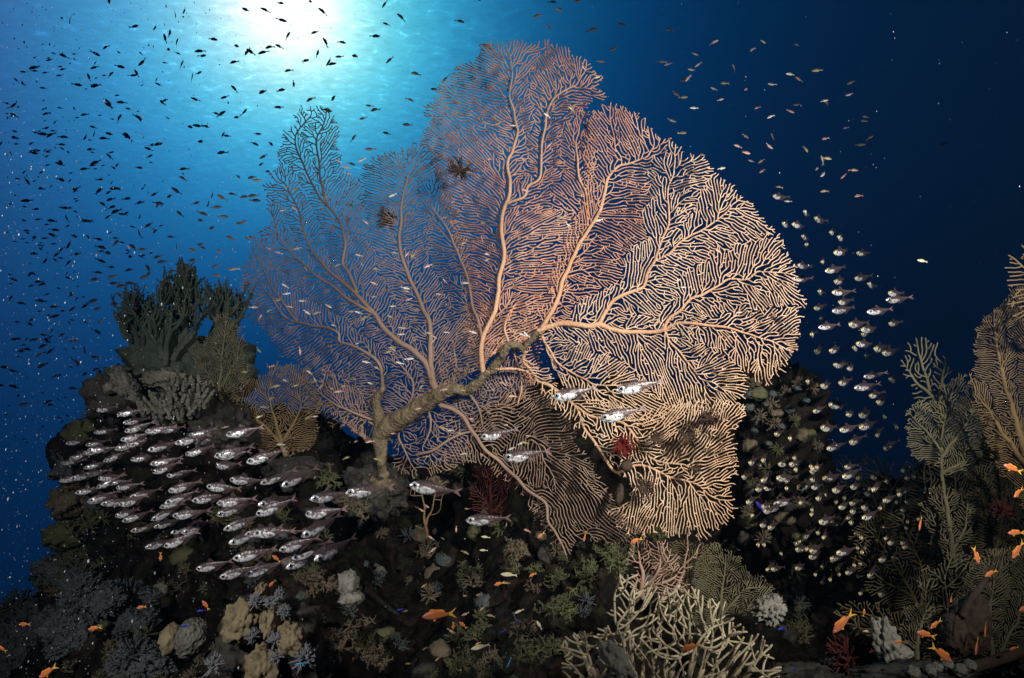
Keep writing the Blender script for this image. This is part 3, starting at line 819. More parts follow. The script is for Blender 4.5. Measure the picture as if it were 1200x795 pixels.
def build_corals():
    # the dark bush on top of the left pinnacle: several colonies
    S = [('tall dark green branching coral, highest finger of the left pinnacle', 222, 395, 2.3, [(.02, 0, 1), (-.2, 0, 1), (.15, .1, 1), (-.05, -.2, 1)], 42, 4.6, 51, 2),
         ('dark green branching coral at the left shoulder of the pinnacle bush', 165, 420, 2.3, [(-.35, 0, 1), (-.6, .1, .9), (-.1, 0, 1), (-.2, .2, 1), (-.45, -.2, .9), (.2, -.2, 1)], 36, 3.6, 52, 3),
         ('dark green branching coral in the middle of the pinnacle bush', 195, 425, 2.25, [(.1, 0, 1), (-.2, 0, 1), (.35, 0, 1), (0, -.4, .9), (-.4, -.3, .9), (.5, -.2, .8)], 38, 4.0, 53, 3),
         ('dark green branching coral leaning right toward the great fan', 262, 415, 2.35, [(.1, 0, 1), (.35, 0, 1), (.2, -.2, 1), (.6, 0, .7), (-.2, 0, 1), (.4, -.3, .8)], 36, 4.4, 54, 3)]
    for lab, u, v, d, dirs, L, r, sd, lev in S:
        bush('branching_coral', lab, 'coral', u, v, d, dirs, L, r, 'dark_coral', sd, lev=lev, spread=.42, up=.6, side_p=.6, kids=(2, 4), wob=.16, shrink=.74, sides=6, nseg=6)
    for i, (u, v, ru, rv, lab) in enumerate([(205, 425, 50, 36, 'dark coral-grown mound under the pinnacle bush'), (260, 435, 34, 40, 'dark mound behind the grey-brown pinnacle gorgonian'), (160, 455, 30, 22, 'dark mound at the left root of the pinnacle bush')]):
        blob('coral_mound', lab, 'coral', u, v, 2.38, ru, rv, .12, 'dark_coral', 60 + i, amp=.3, lumps=.6, lfreq=5, fine=.12)
    blob('encrusted_boulder', 'dark boulder with a white knobbly crest at the left edge of the pinnacle', 'boulder', 135, 465, 2.2, 26, 30, .1, 'lump', 71, amp=.3, lumps=.4)
    blob('knobbly_coral', 'white knobbly coral ridge on the boulder at the left edge of the pinnacle', 'coral', 148, 452, 2.1, 9, 24, .04, 'knob', 72, ang=38, amp=.25, lumps=.8, lfreq=6)
    blob('knobbly_coral', 'small round white coral head left of the white ridge on the pinnacle', 'coral', 128, 455, 2.1, 6, 7, .02, 'knob', 73, amp=.15, lumps=.3)
    blob('knobbly_coral', 'pale blue-grey knobbly coral under the pinnacle gorgonian', 'coral', 195, 445, 2.12, 22, 11, .05, 'knob', 74, amp=.25, lumps=.9, lfreq=6)
    # finger plate
    rg = np.random.default_rng(80); tb = Tubes(7); b3 = P(212, 470, 2.05); s = 2.05 / F
    for i in range(150):
        x = rg.uniform(-42, 36); y = rg.uniform(-26, 26) - x * .35
        if (x / 42) ** 2 + ((y + x * .35) / 26) ** 2 > 1: continue
        p = b3 + RV * x * s - UV * y * s * .8 - DV * rg.uniform(-.02, .03)
        q = unit(np.array([x / 90, -.55, .75]) + rg.normal(0, .25, 3)); L = rg.uniform(7, 12) * s
        tb.add(np.array([p - q * L * .6, p, p + q * L * .6, p + q * L]), np.array([2.7, 2.6, 2.3, 1.5]) * s)
    root = empty('finger_coral', b3, 'pale tan finger coral plate with stubby fingers above the silver shoal', 'coral')
    tb.build('fingers', MAT['knob'], root, b3)
    blob('plate', None, None, 212, 472, 2.09, 40, 20, .05, 'lump', 81, ang=18, parent=root, amp=.2)
    blob('encrusted_boulder', 'grey encrusted boulder right of the finger coral plate', 'boulder', 262, 500, 2.2, 38, 26, .12, 'lump', 82, ang=-35, amp=.3, lumps=.3, sub=5)
    blob('encrusted_boulder', 'grey flat boulder with algae under the rusty gorgonian', 'boulder', 345, 550, 2.2, 34, 14, .08, 'lump', 83, amp=.3, lumps=.3)
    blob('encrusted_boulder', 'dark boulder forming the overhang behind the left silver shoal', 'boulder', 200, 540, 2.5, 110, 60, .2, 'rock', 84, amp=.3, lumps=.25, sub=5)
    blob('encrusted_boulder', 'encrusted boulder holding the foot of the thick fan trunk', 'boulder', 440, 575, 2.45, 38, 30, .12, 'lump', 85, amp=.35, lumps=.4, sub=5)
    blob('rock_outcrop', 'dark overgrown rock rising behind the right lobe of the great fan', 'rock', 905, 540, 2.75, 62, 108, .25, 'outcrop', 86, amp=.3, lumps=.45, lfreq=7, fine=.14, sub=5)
    # pale crusts on that rock
    for i, (u, v, r) in enumerate([(879, 462, 7), (888, 490, 5), (897, 474, 4), (905, 462, 5), (878, 478, 6), (884, 505, 4), (915, 500, 5), (900, 520, 4), (935, 455, 5), (925, 480, 6), (945, 470, 4)]):
        blob('crust_coral', 'small grey coral crust on the dark rock behind the right lobe of the great fan', 'coral', u, v, 2.5, r, r * .8, .02, 'grey_soft', 90 + i, sub=3, amp=.3, group='grey crusts on the rock behind the fan')
    rr = random.Random(77)
    for i in range(34):
        u = rr.uniform(868, 958); v = rr.uniform(448, 640)
        if i % 3 == 0: blob('crust_coral', 'dim brown crust low on the dark rock behind the right lobe of the great fan', 'coral', u, v, 2.5, rr.uniform(5, 11), rr.uniform(4, 9), .03, rr.choice(['brown_bush', 'olive_bush', 'lump']), 700 + i, sub=3, amp=.35, lumps=.5, group='brown crusts on the rock behind the fan')
        else: tuft('soft_coral_tuft', 'dim soft coral tuft on the dark rock behind the right lobe of the great fan', 'coral', u, v, 2.49, rr.uniform(5, 10), 36, rr.choice(['brown_bush', 'olive_bush', 'grey_soft']), 740 + i, thick=.07, group='tufts on the rock behind the fan')
    # bottom left: soft coral heads
    G = [('grey fuzzy soft coral head above the lower left corner', 84, 742, 28, 26), ('small grey fuzzy soft coral right of the biggest head at lower left', 160, 735, 20, 20), ('broad grey soft coral mound against the open water at lower left', 110, 705, 34, 22), ('dark grey soft coral under the silver shoal at lower left', 155, 705, 28, 14),
         ('teal-grey soft coral in the bottom left corner', 15, 770, 30, 36), ('teal-grey soft coral between the corner and the biggest grey head', 55, 735, 16, 20), ('pale ridge of soft coral on the skyline at lower left', 92, 682, 16, 12), ('grey soft coral at the bottom edge left of the tan leather corals', 165, 780, 36, 20), ('dark soft coral on the far left skyline', 30, 715, 28, 14)]
    for i, (lab, u, v, ru, rv) in enumerate(G):
        d = ter_d(u, v) - .04
        blob('soft_coral', lab, 'coral', u, v, d, ru, rv, .07, 'grey_soft', 110 + i, amp=.22, lumps=.5, lfreq=6, fine=.12, sub=5)
        tuft('soft_coral', 'feathery tuft crowning the ' + lab.replace(' coral head', '').replace(' coral mound', '').replace(' coral', ''), 'coral', u - ru * .2, v - rv * .3, d - .02, ru * .75, 90, 'grey_soft', 130 + i, thick=.045)
    blob('brain_coral', 'round beige coral head with fine pores beside the tan leather corals', 'coral', 225, 748, 1.52, 18, 22, .045, 'knob', 150, amp=.1, fine=.02, sub=5)
    blob('leather_coral', 'small beige lump left of the round porous coral head', 'coral', 200, 750, 1.55, 10, 17, .03, 'tan_lump', 151, amp=.2, lumps=.4)
    for i, (lab, u, v, ru, rv, ang) in enumerate([('largest tan leather coral lump, leftmost of the bottom cluster', 281, 730, 18, 23, -15), ('tan leather coral lump in the middle of the bottom cluster', 318, 728, 10, 21, 8), ('tan leather coral lump with a notch at the right of the bottom cluster', 341, 750, 15, 18, 20), ('tan leather coral at the bottom edge of the frame', 307, 785, 17, 24, 10), ('slim tan tube-like lump above the leather coral cluster', 308, 697, 7, 14, 5)]):
        blob('leather_coral', lab, 'coral', u, v, 1.46 - .02 * (i == 2), ru, rv, .035, 'tan_lump', 160 + i, ang=ang, amp=.28, lumps=.35, lfreq=3, fine=.03, sub=5)
    blob('encrusted_boulder', 'encrusted boulder under the tan leather corals', 'boulder', 315, 765, 1.56, 62, 60, .07, 'lump', 170, amp=.25, lumps=.3, sub=5)
    for i, (lab, u, v, r) in enumerate([('white tuft coral between the two upper tan lumps', 300, 706, 9), ('white tuft coral above the middle tan lump', 317, 706, 8), ('white tuft coral right of the middle tan lump', 333, 718, 9), ('white tuft coral at the foot of the middle tan lump', 323, 752, 10), ('white tuft coral low between the tan lumps', 326, 770, 10), ('largest white tuft coral below the notched tan lump', 357, 773, 15), ('white tuft coral at the left foot of the tan cluster', 297, 745, 8), ('white tuft coral at the bottom edge left of the tan cluster', 252, 780, 12), ('faint white tuft coral beside the slim tan lump', 328, 698, 8)]):
        tuft('tuft_coral', lab, 'coral', u, v, 1.42, r, 60, 'white_tuft', 180 + i, thick=.07)
    # brown soft-coral bushes
    Bz = [('brown branched soft coral bush right of the silver shoal', 375, 690, 1.7, 42, 'brown_bush'), ('brown branched soft coral bush above the bottom edge, left of the dark hollow', 400, 755, 1.6, 46, 'brown_bush'), ('brown soft coral sprig at the lower left of the dark hollow', 440, 775, 1.6, 30, 'brown_bush'),
          ('grey-green branched coral on the right wall of the dark hollow', 606, 650, 2.1, 30, 'brown_bush'), ('olive soft coral bush left of the cream staghorn coral', 655, 720, 1.7, 42, 'olive_bush'), ('olive soft coral bush under the lower tip of the great fan', 690, 680, 1.8, 40, 'olive_bush'), ('dark olive soft coral bush in the middle of the bottom slope', 620, 770, 1.55, 40, 'olive_bush'),
          ('olive soft coral bush behind the top of the cream staghorn coral', 725, 660, 1.85, 34, 'olive_bush'), ('dark soft coral under the glassfish pair beside the trunk', 420, 600, 2.1, 34, 'brown_bush'), ('dark soft coral on the ledge right of the rusty gorgonian', 385, 565, 2.2, 30, 'olive_bush'), ('dark soft coral right of the trunk foot', 510, 575, 2.3, 28, 'brown_bush'), ('olive soft coral at the bottom edge right of the orange anthias', 545, 785, 1.5, 36, 'olive_bush')]
    for i, (lab, u, v, d, L, mat) in enumerate(Bz):
        d = min(d, ter_d(u, v) - .02)
        dirs = [(math.cos(a) * .9, -.5 - .2 * (k % 2), .45 + .5 * math.sin(a)) for k, a in enumerate(np.linspace(-.2, 3.3, 8))]
        bush('soft_coral_bush', lab, 'coral', u, v, d, dirs, L * .42, 2.2, mat, 200 + i, lev=3, spread=.75, up=.1, kids=(2, 4), wob=.25, shrink=.62, side_p=.6, sides=5)
    for i, (u, v, ru, rv, mt, lab) in enumerate([(104, 508, 20, 14, 'olive_bush', 'highest'), (86, 545, 14, 20, 'grey_soft', 'second from the top'), (84, 588, 16, 18, 'brown_bush', 'in the middle'), (78, 628, 18, 16, 'olive_bush', 'second from the bottom'), (66, 668, 22, 16, 'grey_soft', 'lowest')]):
        blob('soft_coral', 'dim soft coral mound on the left edge of the pinnacle wall, ' + lab, 'coral', u, v, 2.45, ru, rv, .08, mt, 420 + i, amp=.35, lumps=.6, lfreq=6, fine=.15, sub=4)
        bush('soft_coral_bush', 'dim branched soft coral sprouting from the pinnacle wall edge, ' + lab, 'coral', u, v, 2.42, [(-.9, -.2, .5), (-.5, -.3, .9), (.1, -.4, 1), (-.8, -.2, -.1), (.4, -.5, .6)], 13, 1.8, mt, 430 + i, lev=3, spread=.7, up=.15, kids=(2, 4), wob=.25, shrink=.66, side_p=.5, sides=5)
    # grey log and sponges
    blob('sponge', 'grey porous sponge lump beside the brown bushes left of the dark hollow', 'sponge', 408, 684, 1.7, 11, 14, .03, 'sponge', 220, amp=.25, lumps=.4)
    blob('sponge', 'pale greenish sponge below the grey porous lump', 'sponge', 412, 702, 1.68, 13, 8, .03, 'sponge', 221, amp=.25, lumps=.4)
    tb = Tubes(9); pts = [P(424, 690, 1.8), P(438, 700, 1.83), P(452, 711, 1.86), P(468, 722, 1.9)]
    o = tb.add(resample(pts, .01), np.interp(np.linspace(0, 1, len(resample(pts, .01))), [0, 1], [.012, .004])); o = tb.build('dead_branch', MAT['lump'])
    tag(o, 'dead encrusted branch slanting down into the dark hollow', 'branch')
    blob('sponge', 'white branching sponge stump at the left foot of the cream staghorn coral', 'sponge', 722, 778, 1.2, 16, 26, .03, 'sponge', 222, ang=28, amp=.3, lumps=.5, lfreq=3, sub=5)
    blob('sponge', 'whitish sponge on the ledge right of the cream staghorn coral', 'sponge', 900, 716, 1.5, 16, 12, .035, 'sponge', 223, ang=25, amp=.3, lumps=.9, lfreq=4, sub=5)
    blob('sponge', 'small round whitish sponge knob above the whitish sponge right of the staghorn', 'sponge', 909, 702, 1.5, 5, 6, .015, 'sponge', 224, amp=.15)
    blob('sponge', 'grey standing sponge beside the dark red soft coral', 'sponge', 1040, 757, 1.5, 13, 26, .03, 'sponge', 225, ang=12, amp=.3, lumps=.6, lfreq=3, sub=5)
    blob('sponge', 'side lobe of grey sponge right of the standing one', 'sponge', 1055, 765, 1.5, 12, 9, .025, 'sponge', 226, amp=.3, lumps=.5)
    blob('sponge', 'grey crusted ledge along the bottom edge under the standing sponge', 'sponge', 1065, 796, 1.4, 66, 14, .06, 'lump', 227, ang=4, amp=.25, lumps=.7, lfreq=6, sub=5)
    for i, (u, v, r) in enumerate([(1125, 785, 8), (1137, 780, 7), (1098, 782, 6), (1110, 778, 7), (1090, 786, 7), (1070, 788, 8)]):
        blob('pebble_coral', 'pale blue-grey coral knob on the crusted ledge at the bottom right', 'coral', u, v, 1.36, r, r * .9, .012, 'knob', 230 + i, sub=3, amp=.2, lumps=.3, group='pale knobs on the bottom right ledge')
    blob('coral_ledge', 'low pale coral crust at the bottom edge between staghorn coral and red soft coral', 'coral', 940, 795, 1.4, 38, 12, .05, 'lump', 240, amp=.3, lumps=.6, lfreq=5, sub=5)
    tuft('soft_coral', 'dark red fuzzy soft coral in the bottom hollow left of the grey sponge', 'coral', 995, 775, 1.6, 27, 160, 'red_fan', 241, thick=.05)
    tuft('soft_coral', 'dark red soft coral tuft among the right-hand gorgonians', 'coral', 1172, 598, 1.85, 13, 80, 'red_fan', 242, thick=.05)
    blob('sponge', 'large dark brown tube sponge with orange anthias around it at the lower right', 'sponge', 1138, 733, 1.52, 19, 31, .04, 'dark_sponge', 243, ang=-14, amp=.15, lumps=.35, lfreq=2.5, sub=5)
    blob('sponge', 'dark brown sponge lobe left of the large tube sponge', 'sponge', 1118, 745, 1.5, 11, 22, .03, 'dark_sponge', 244, amp=.2, lumps=.3, sub=5)
    tb = Tubes(9); q = resample([P(1128, 722, 1.5), P(1136, 705, 1.5), P(1148, 690, 1.5), P(1158, 675, 1.52), P(1163, 664, 1.54)], .012)
    tb.add(q, np.linspace(.008, .005, len(q))); o = tb.build('rope_sponge', MAT['dark_sponge']); tag(o, 'dark curved rope sponge rising from the large dark tube sponge', 'sponge')
    tb = Tubes(9); q = resample([P(1095, 797, 1.4), P(1130, 785, 1.42), P(1165, 775, 1.45), P(1230, 752, 1.5)], .012)
    tb.add(q, np.interp(np.linspace(0, 1, len(q)), [0, .4, 1], [.014, .012, .011])); o = tb.build('dead_log', MAT['dark_sponge']); tag(o, 'dark dead coral branch lying across the bottom right corner', 'branch')
    # small colonies that break up the slope
    rr = random.Random(300); n = 0
    words = ['on the slope below the trunk', 'on the slope under the lower tip of the great fan', 'in the lower left shade', 'on the wall of the dark hollow', 'near the bottom edge']
    for i in range(420):
        u = rr.uniform(78, 1010); v = rr.uniform(490, 800)
        if i < 70: v = rr.uniform(470, 700); u = float(np.interp(v, [470, 500, 545, 600, 655, 700], [122, 104, 90, 84, 76, 60])) + rr.uniform(0, 26)
        if (i >= 70 and v < np.interp(u, CX, CV) + 6) or (u > 560 and v < 600) or (690 < u < 900 and v > 690): continue
        d = ter_d(u, v)
        k = rr.random(); r = rr.uniform(5, 15)
        wd = words[2] if u < 300 else (words[0] if u < 420 else (words[3] if u < 600 and v < 720 else (words[4] if v > 720 else words[1])))
        if k < .22:
            blob('encrusting_coral', 'small dull crusting coral ' + wd, 'coral', u, v, d - .01, r, r * rr.uniform(.6, 1), .025, rr.choice(['lump', 'olive_bush', 'grey_soft', 'knob', 'brown_bush']), 1310 + i, ang=rr.uniform(-40, 40), sub=3, amp=.3, lumps=.6, lfreq=4, group='crusting corals ' + wd)
        elif k < .62:
            tuft('soft_coral_tuft', 'small dull soft coral tuft ' + wd, 'coral', u, v, d - .01, r, 40, rr.choice(['olive_bush', 'brown_bush', 'grey_soft']), 1310 + i, thick=.07, group='soft coral tufts ' + wd)
        else:
            dirs = [(rr.uniform(-1, 1), -.6, rr.uniform(.2, 1)) for _ in range(8)]
            bush('soft_coral_sprig', 'small branched soft coral sprig ' + wd, 'coral', u, v, d - .01, dirs, r * 1.0, 1.6, rr.choice(['olive_bush', 'brown_bush']), 1310 + i, lev=2, spread=.8, up=.1, side_p=.4, sides=5, group='soft coral sprigs ' + wd)
    # feather stars clinging to the fan
    def feather(lab, u, v, d, L, n, mat, seed):
        s = d / F; b3 = P(u, v, d); rg = np.random.default_rng(seed); tb = Tubes(4)
        for i in range(n):
            a = rg.uniform(0, 2 * math.pi)
            q = unit(np.array([math.cos(a), -.5 - rg.random() * .5, math.sin(a)])); L_ = L * s * rg.uniform(.7, 1.1)
            c = unit(np.cross(q, rg.normal(0, 1, 3)))
            pts = np.array([b3 + q * L_ * t + c * L_ * .35 * t * t for t in np.linspace(0, 1, 7)])
            tb.add(pts, np.linspace(.7, .35, 7) * s)
            for p in pts[1:]:
                for sg in (-1, 1):
                    e = unit(np.cross(q, c) * sg + q * .5)
                    tb.add(np.array([p, p + e * L_ * .2]), np.array([.45, .25]) * s)
        o = tb.build('feather_star', MAT[mat], None, b3); o.location = b3; tag(o, lab, 'feather star')
    feather('bright dark-red feather star clinging to the lower right lobe of the great fan', 729, 523, 1.84, 15, 60, 'crinoid_red', 1)
    feather('dark feather star shading the fan twigs right of the red one', 768, 514, 1.82, 11, 26, 'crinoid_dark', 2)
    feather('dark feather star on the fan near its right margin, above the notch', 806, 512, 1.78, 14, 30, 'crinoid_dark', 3)
    feather('dark feather star below the red one on the lower lobe of the great fan', 755, 570, 1.82, 14, 26, 'crinoid_dark', 4)
    feather('brown feather star curled on the dusky left part of the great fan', 455, 258, 2.5, 14, 36, 'crinoid_dark', 5)
    feather('small brown feather star on the lower right lobe of the great fan', 812, 548, 1.76, 9, 20, 'crinoid_dark', 6)
    feather('dark feather star stretched along the fan above the right notch', 830, 490, 1.76, 13, 30, 'crinoid_dark', 7)
    feather('rusty feather star on the mauve twigs at the left of the central branches', 540, 200, 2.2, 17, 30, 'crinoid_dark', 8)
    blob('sea_squirt', 'dark oval sea squirt on the fan just under the red feather star', 'sea squirt', 734, 546, 1.84, 7, 7, .015, 'dark_sponge', 250, sub=3, amp=.2)
    blob('sea_squirt', 'dark drooping sea squirt in the gap at the lower left of the bright fan lobe', 'sea squirt', 726, 580, 1.86, 5, 13, .015, 'dark_sponge', 251, ang=-12, sub=3, amp=.2)


build_corals()


# ------------------------------------------------------------------ fish


def objmask_mat(name, base, silver, x_end, yellow=None, rough=.35, dark_back=None, alpha=1.0, scale=55, metal=.5):
    """fish skin: silver head and belly sac broken by dark seams, plain flesh behind; x runs nose (0) to tail (1)"""
    m, nt, b = new_mat(name); N, L = nt.nodes, nt.links

    def M(op, a, bb=0.0, c=0.0):
        n = N.new('ShaderNodeMath'); n.operation = op
        for i, x in enumerate((a, bb, c)):
            if hasattr(x, 'links'): L.new(x, n.inputs[i])
            else: n.inputs[i].default_value = x
        return n.outputs[0]

    def mix(f, a, c):
        n = N.new('ShaderNodeMix'); n.data_type = 'RGBA'
        L.new(f, n.inputs[0])
        for i, x in ((6, a), (7, c)):
            if hasattr(x, 'links'): L.new(x, n.inputs[i])
            else: n.inputs[i].default_value = (*x, 1)
        return n.outputs[2]
    tc = N.new('ShaderNodeTexCoord'); sp = N.new('ShaderNodeSeparateXYZ'); L.new(tc.outputs['Object'], sp.inputs[0])
    x, y, z = sp.outputs
    oi = N.new('ShaderNodeObjectInfo')
    ofs = N.new('ShaderNodeVectorMath'); ofs.operation = 'ADD'
    cb = N.new('ShaderNodeCombineXYZ')
    for i in range(3): L.new(M('MULTIPLY', oi.outputs['Random'], 37.0), cb.inputs[i])
    L.new(tc.outputs['Object'], ofs.inputs[0]); L.new(cb.outputs[0], ofs.inputs[1])
    nz = N.new('ShaderNodeTexNoise'); nz.inputs['Scale'].default_value = 9; nz.inputs['Detail'].default_value = 2; L.new(ofs.outputs[0], nz.inputs['Vector'])
    vo = N.new('ShaderNodeTexNoise'); vo.inputs['Scale'].default_value = 15; vo.inputs['Detail'].default_value = 1; L.new(ofs.outputs[0], vo.inputs['Vector'])
    # belly ellipse and head ellipse
    def ell(cx, cz, ax, az):
        q = M('ADD', M('POWER', M('DIVIDE', M('SUBTRACT', x, cx), ax), 2.0), M('POWER', M('DIVIDE', M('SUBTRACT', z, cz), az), 2.0))
        q = M('ADD', q, M('MULTIPLY', M('SUBTRACT', nz.outputs['Fac'], .5), 1.0))
        n = N.new('ShaderNodeMapRange'); L.new(q, n.inputs[0]); n.inputs[1].default_value = .75; n.inputs[2].default_value = 1.1; n.inputs[3].default_value = 1; n.inputs[4].default_value = 0
        return n.outputs[0]
    belly = ell(x_end * .62, -.065, x_end * .40, .075); head = ell(.085, -.01, .115, .085)
    sil = M('MAXIMUM', belly, head)
    seams = N.new('ShaderNodeMapRange'); L.new(vo.outputs['Fac'], seams.inputs[0]); seams.inputs[1].default_value = .43; seams.inputs[2].default_value = .47
    seams.inputs[3].default_value = .12; seams.inputs[4].default_value = 1
    f = M('MULTIPLY', sil, seams.outputs[0])
    c = mix(f, base, silver)
    if dark_back:
        db = N.new('ShaderNodeMapRange'); L.new(z, db.inputs[0]); db.inputs[1].default_value = .02; db.inputs[2].default_value = .09
        c = mix(M('MULTIPLY', db.outputs[0], .8), c, dark_back)
    if yellow:
        yh = ell(.05, .05, .12, .075)
        c = mix(M('MULTIPLY', yh, .5), c, yellow)
    L.new(c, b.inputs['Base Color'])
    L.new(M('MULTIPLY', f, metal), b.inputs['Metallic'])
    b.inputs['Roughness'].default_value = rough; b.inputs['Specular IOR Level'].default_value = .6
    bp = N.new('ShaderNodeBump'); bp.inputs['Strength'].default_value = .12; bp.inputs['Distance'].default_value = .02
    L.new(vo.outputs['Fac'], bp.inputs['Height']); L.new(bp.outputs[0], b.inputs['Normal'])
    if alpha < 1:
        tr = N.new('ShaderNodeBsdfTransparent'); mx = N.new('ShaderNodeMixShader')
        out = nt.nodes['Material Output']
        L.new(M('ADD', M('MULTIPLY', f, 1 - alpha), alpha), mx.inputs[0]); L.new(tr.outputs[0], mx.inputs[1]); L.new(b.outputs[0], mx.inputs[2]); L.new(mx.outputs[0], out.inputs['Surface'])
    return m


def plain(name, col, rough=.5, metal=0.0, alpha=1.0, emit=None):
    m, nt, b = new_mat(name); b.inputs['Base Color'].default_value = (*col, 1); b.inputs['Roughness'].default_value = rough; b.inputs['Metallic'].default_value = metal
    if alpha < 1: b.inputs['Alpha'].default_value = alpha
    return m


def shade2(name, top, belly, nose=None, rough=.45, lo=-.05, hi=.05, spec=.5):
    """two-tone fish: back and belly colours, with a little noise along the flank"""
    m, nt, b = new_mat(name); N, L = nt.nodes, nt.links
    tc = N.new('ShaderNodeTexCoord'); sp = N.new('ShaderNodeSeparateXYZ'); L.new(tc.outputs['Object'], sp.inputs[0])
    nz = N.new('ShaderNodeTexNoise'); nz.inputs['Scale'].default_value = 14; L.new(tc.outputs['Object'], nz.inputs['Vector'])
    ad = N.new('ShaderNodeMath'); ad.operation = 'MULTIPLY_ADD'; L.new(nz.outputs['Fac'], ad.inputs[0]); ad.inputs[1].default_value = .06; L.new(sp.outputs[2], ad.inputs[2])
    mr = N.new('ShaderNodeMapRange'); L.new(ad.outputs[0], mr.inputs[0]); mr.inputs[1].default_value = lo + .03; mr.inputs[2].default_value = hi + .03
    mx = N.new('ShaderNodeMix'); mx.data_type = 'RGBA'; L.new(mr.outputs[0], mx.inputs[0]); mx.inputs[6].default_value = (*belly, 1); mx.inputs[7].default_value = (*top, 1)
    o = mx.outputs[2]
    if nose:
        m2 = N.new('ShaderNodeMapRange'); L.new(sp.outputs[0], m2.inputs[0]); m2.inputs[1].default_value = .05; m2.inputs[2].default_value = .3; m2.inputs[3].default_value = 1; m2.inputs[4].default_value = 0
        mx2 = N.new('ShaderNodeMix'); mx2.data_type = 'RGBA'; L.new(m2.outputs[0], mx2.inputs[0]); L.new(o, mx2.inputs[6]); mx2.inputs[7].default_value = (*nose, 1); o = mx2.outputs[2]
    L.new(o, b.inputs['Base Color']); b.inputs['Roughness'].default_value = rough; b.inputs['Specular IOR Level'].default_value = spec
    return m


FM = dict(
    glass=objmask_mat('glassfish_skin', (.10, .066, .066), (.97, .97, .98), .50, dark_back=(.06, .042, .045), alpha=.6),
    glass_y=objmask_mat('yellow_headed_glassfish_skin', (.07, .05, .05), (.92, .94, .96), .42, yellow=(.75, .55, .12), dark_back=(.05, .035, .03), alpha=.75),
    fin=plain('glassfish_fin', (.2, .12, .12), .5, alpha=.12), fin_pink=plain('glassfish_tail_fin', (.26, .15, .15), .5, alpha=.42), fin_dim=plain('dim_fin', (.10, .07, .06), .5, alpha=.3),
    iris=plain('silver_iris', (.85, .87, .85), .25, .5), iris_y=plain('yellow_iris', (.75, .66, .38), .3, .3), pupil=plain('black_pupil', (.006, .006, .007), .08),
    dark=shade2('dark_damselfish_skin', (.07, .07, .068), (.30, .27, .23)), brown=shade2('brown_anthias_skin', (.15, .075, .045), (.36, .25, .20)), pale=shade2('pale_damselfish_skin', (.18, .16, .10), (.62, .60, .57), lo=-.02, hi=.07),
    pink=shade2('pink_damselfish_skin', (.28, .12, .06), (.55, .38, .34), lo=-.02, hi=.08), olive=shade2('olive_damselfish_skin', (.17, .13, .05), (.40, .33, .18)),
    orange=shade2('orange_anthias_skin', (.50, .115, .02), (.58, .21, .07), nose=(.50, .15, .10)), orange_fin=plain('orange_fin', (.85, .33, .05), .5, alpha=.85), yellow_tail=plain('yellow_tail_fin', (.85, .48, .06), .5, alpha=.9),
    blue=plain('blue_damselfish_skin', (.018, .016, .26), .5), neon=plain('neon_blue_skin', (.04, .30, .6), .4), lemon=shade2('pale_yellow_fish_skin', (.52, .46, .18), (.80, .76, .60), lo=-.03, hi=.08),
)


def fish_body(prof, n=12, m=22, wid=.5, bend=0.0):
    """prof: rows of x, z top, z bottom. returns V, quads, tris; nose at x=0"""
    prof = np.asarray(prof, float)
    xs = prof[0, 0] + (prof[-1, 0] - prof[0, 0]) * (np.linspace(0, 1, m) ** 1.25)
    top = np.interp(xs, prof[:, 0], prof[:, 1]); bot = np.interp(xs, prof[:, 0], prof[:, 2])
    # smooth the outline
    for _ in range(2):
        top[1:-1] = (top[:-2] + 2 * top[1:-1] + top[2:]) / 4; bot[1:-1] = (bot[:-2] + 2 * bot[1:-1] + bot[2:]) / 4
    h = (top - bot) / 2; c = (top + bot) / 2
    w = h * wid * np.interp(xs, [0, .15, .4, .8, 1], [1.25, 1.1, 1.0, .8, .55])
    a = np.arange(n) * 2 * math.pi / n
    V = np.stack([np.repeat(xs[:, None], n, 1), w[:, None] * np.cos(a)[None], c[:, None] + h[:, None] * np.sin(a)[None]], 2).reshape(-1, 3)
    i = (np.arange(m - 1)[:, None] * n + np.arange(n)[None]).ravel(); j = (np.arange(m - 1)[:, None] * n + (np.arange(n)[None] + 1) % n).ravel()
    Q = np.stack([i, i + n, j + n, j], 1)
    V = np.vstack([V, [[xs[0] - .006, 0, c[0]]], [[xs[-1] + .004, 0, c[-1]]]])
    k = np.arange(n); e = (m - 1) * n
    T = np.vstack([np.stack([np.full(n, m * n), k, (k + 1) % n], 1), np.stack([np.full(n, m * n + 1), e + (k + 1) % n, e + k], 1)])
    return V, Q, T


def fin_np(outline, th=.004):
    """a thin fin blade from an outline in the x-z plane, thicker at its root; ear-clipped by bmesh"""
    bm = bmesh.new()
    f = bm.faces.new([bm.verts.new((p[0], -th / 2, p[1])) for p in outline])
    r = bmesh.ops.extrude_face_region(bm, geom=[f])
    for v in r['geom']:
        if isinstance(v, bmesh.types.BMVert): v.co.y += th
    bmesh.ops.triangulate(bm, faces=bm.faces[:]); bmesh.ops.recalc_face_normals(bm, faces=bm.faces[:])
    me = bpy.data.meshes.new('fin'); bm.to_mesh(me); bm.free()
    return me


def bend_me(me, b):
    """curve a whole fish mesh sideways"""
    for v in me.vertices:
        t = max(0, v.co.x - .3); v.co.y += b * t * t
    return me


def named(me, n):
    me.name = n; return me


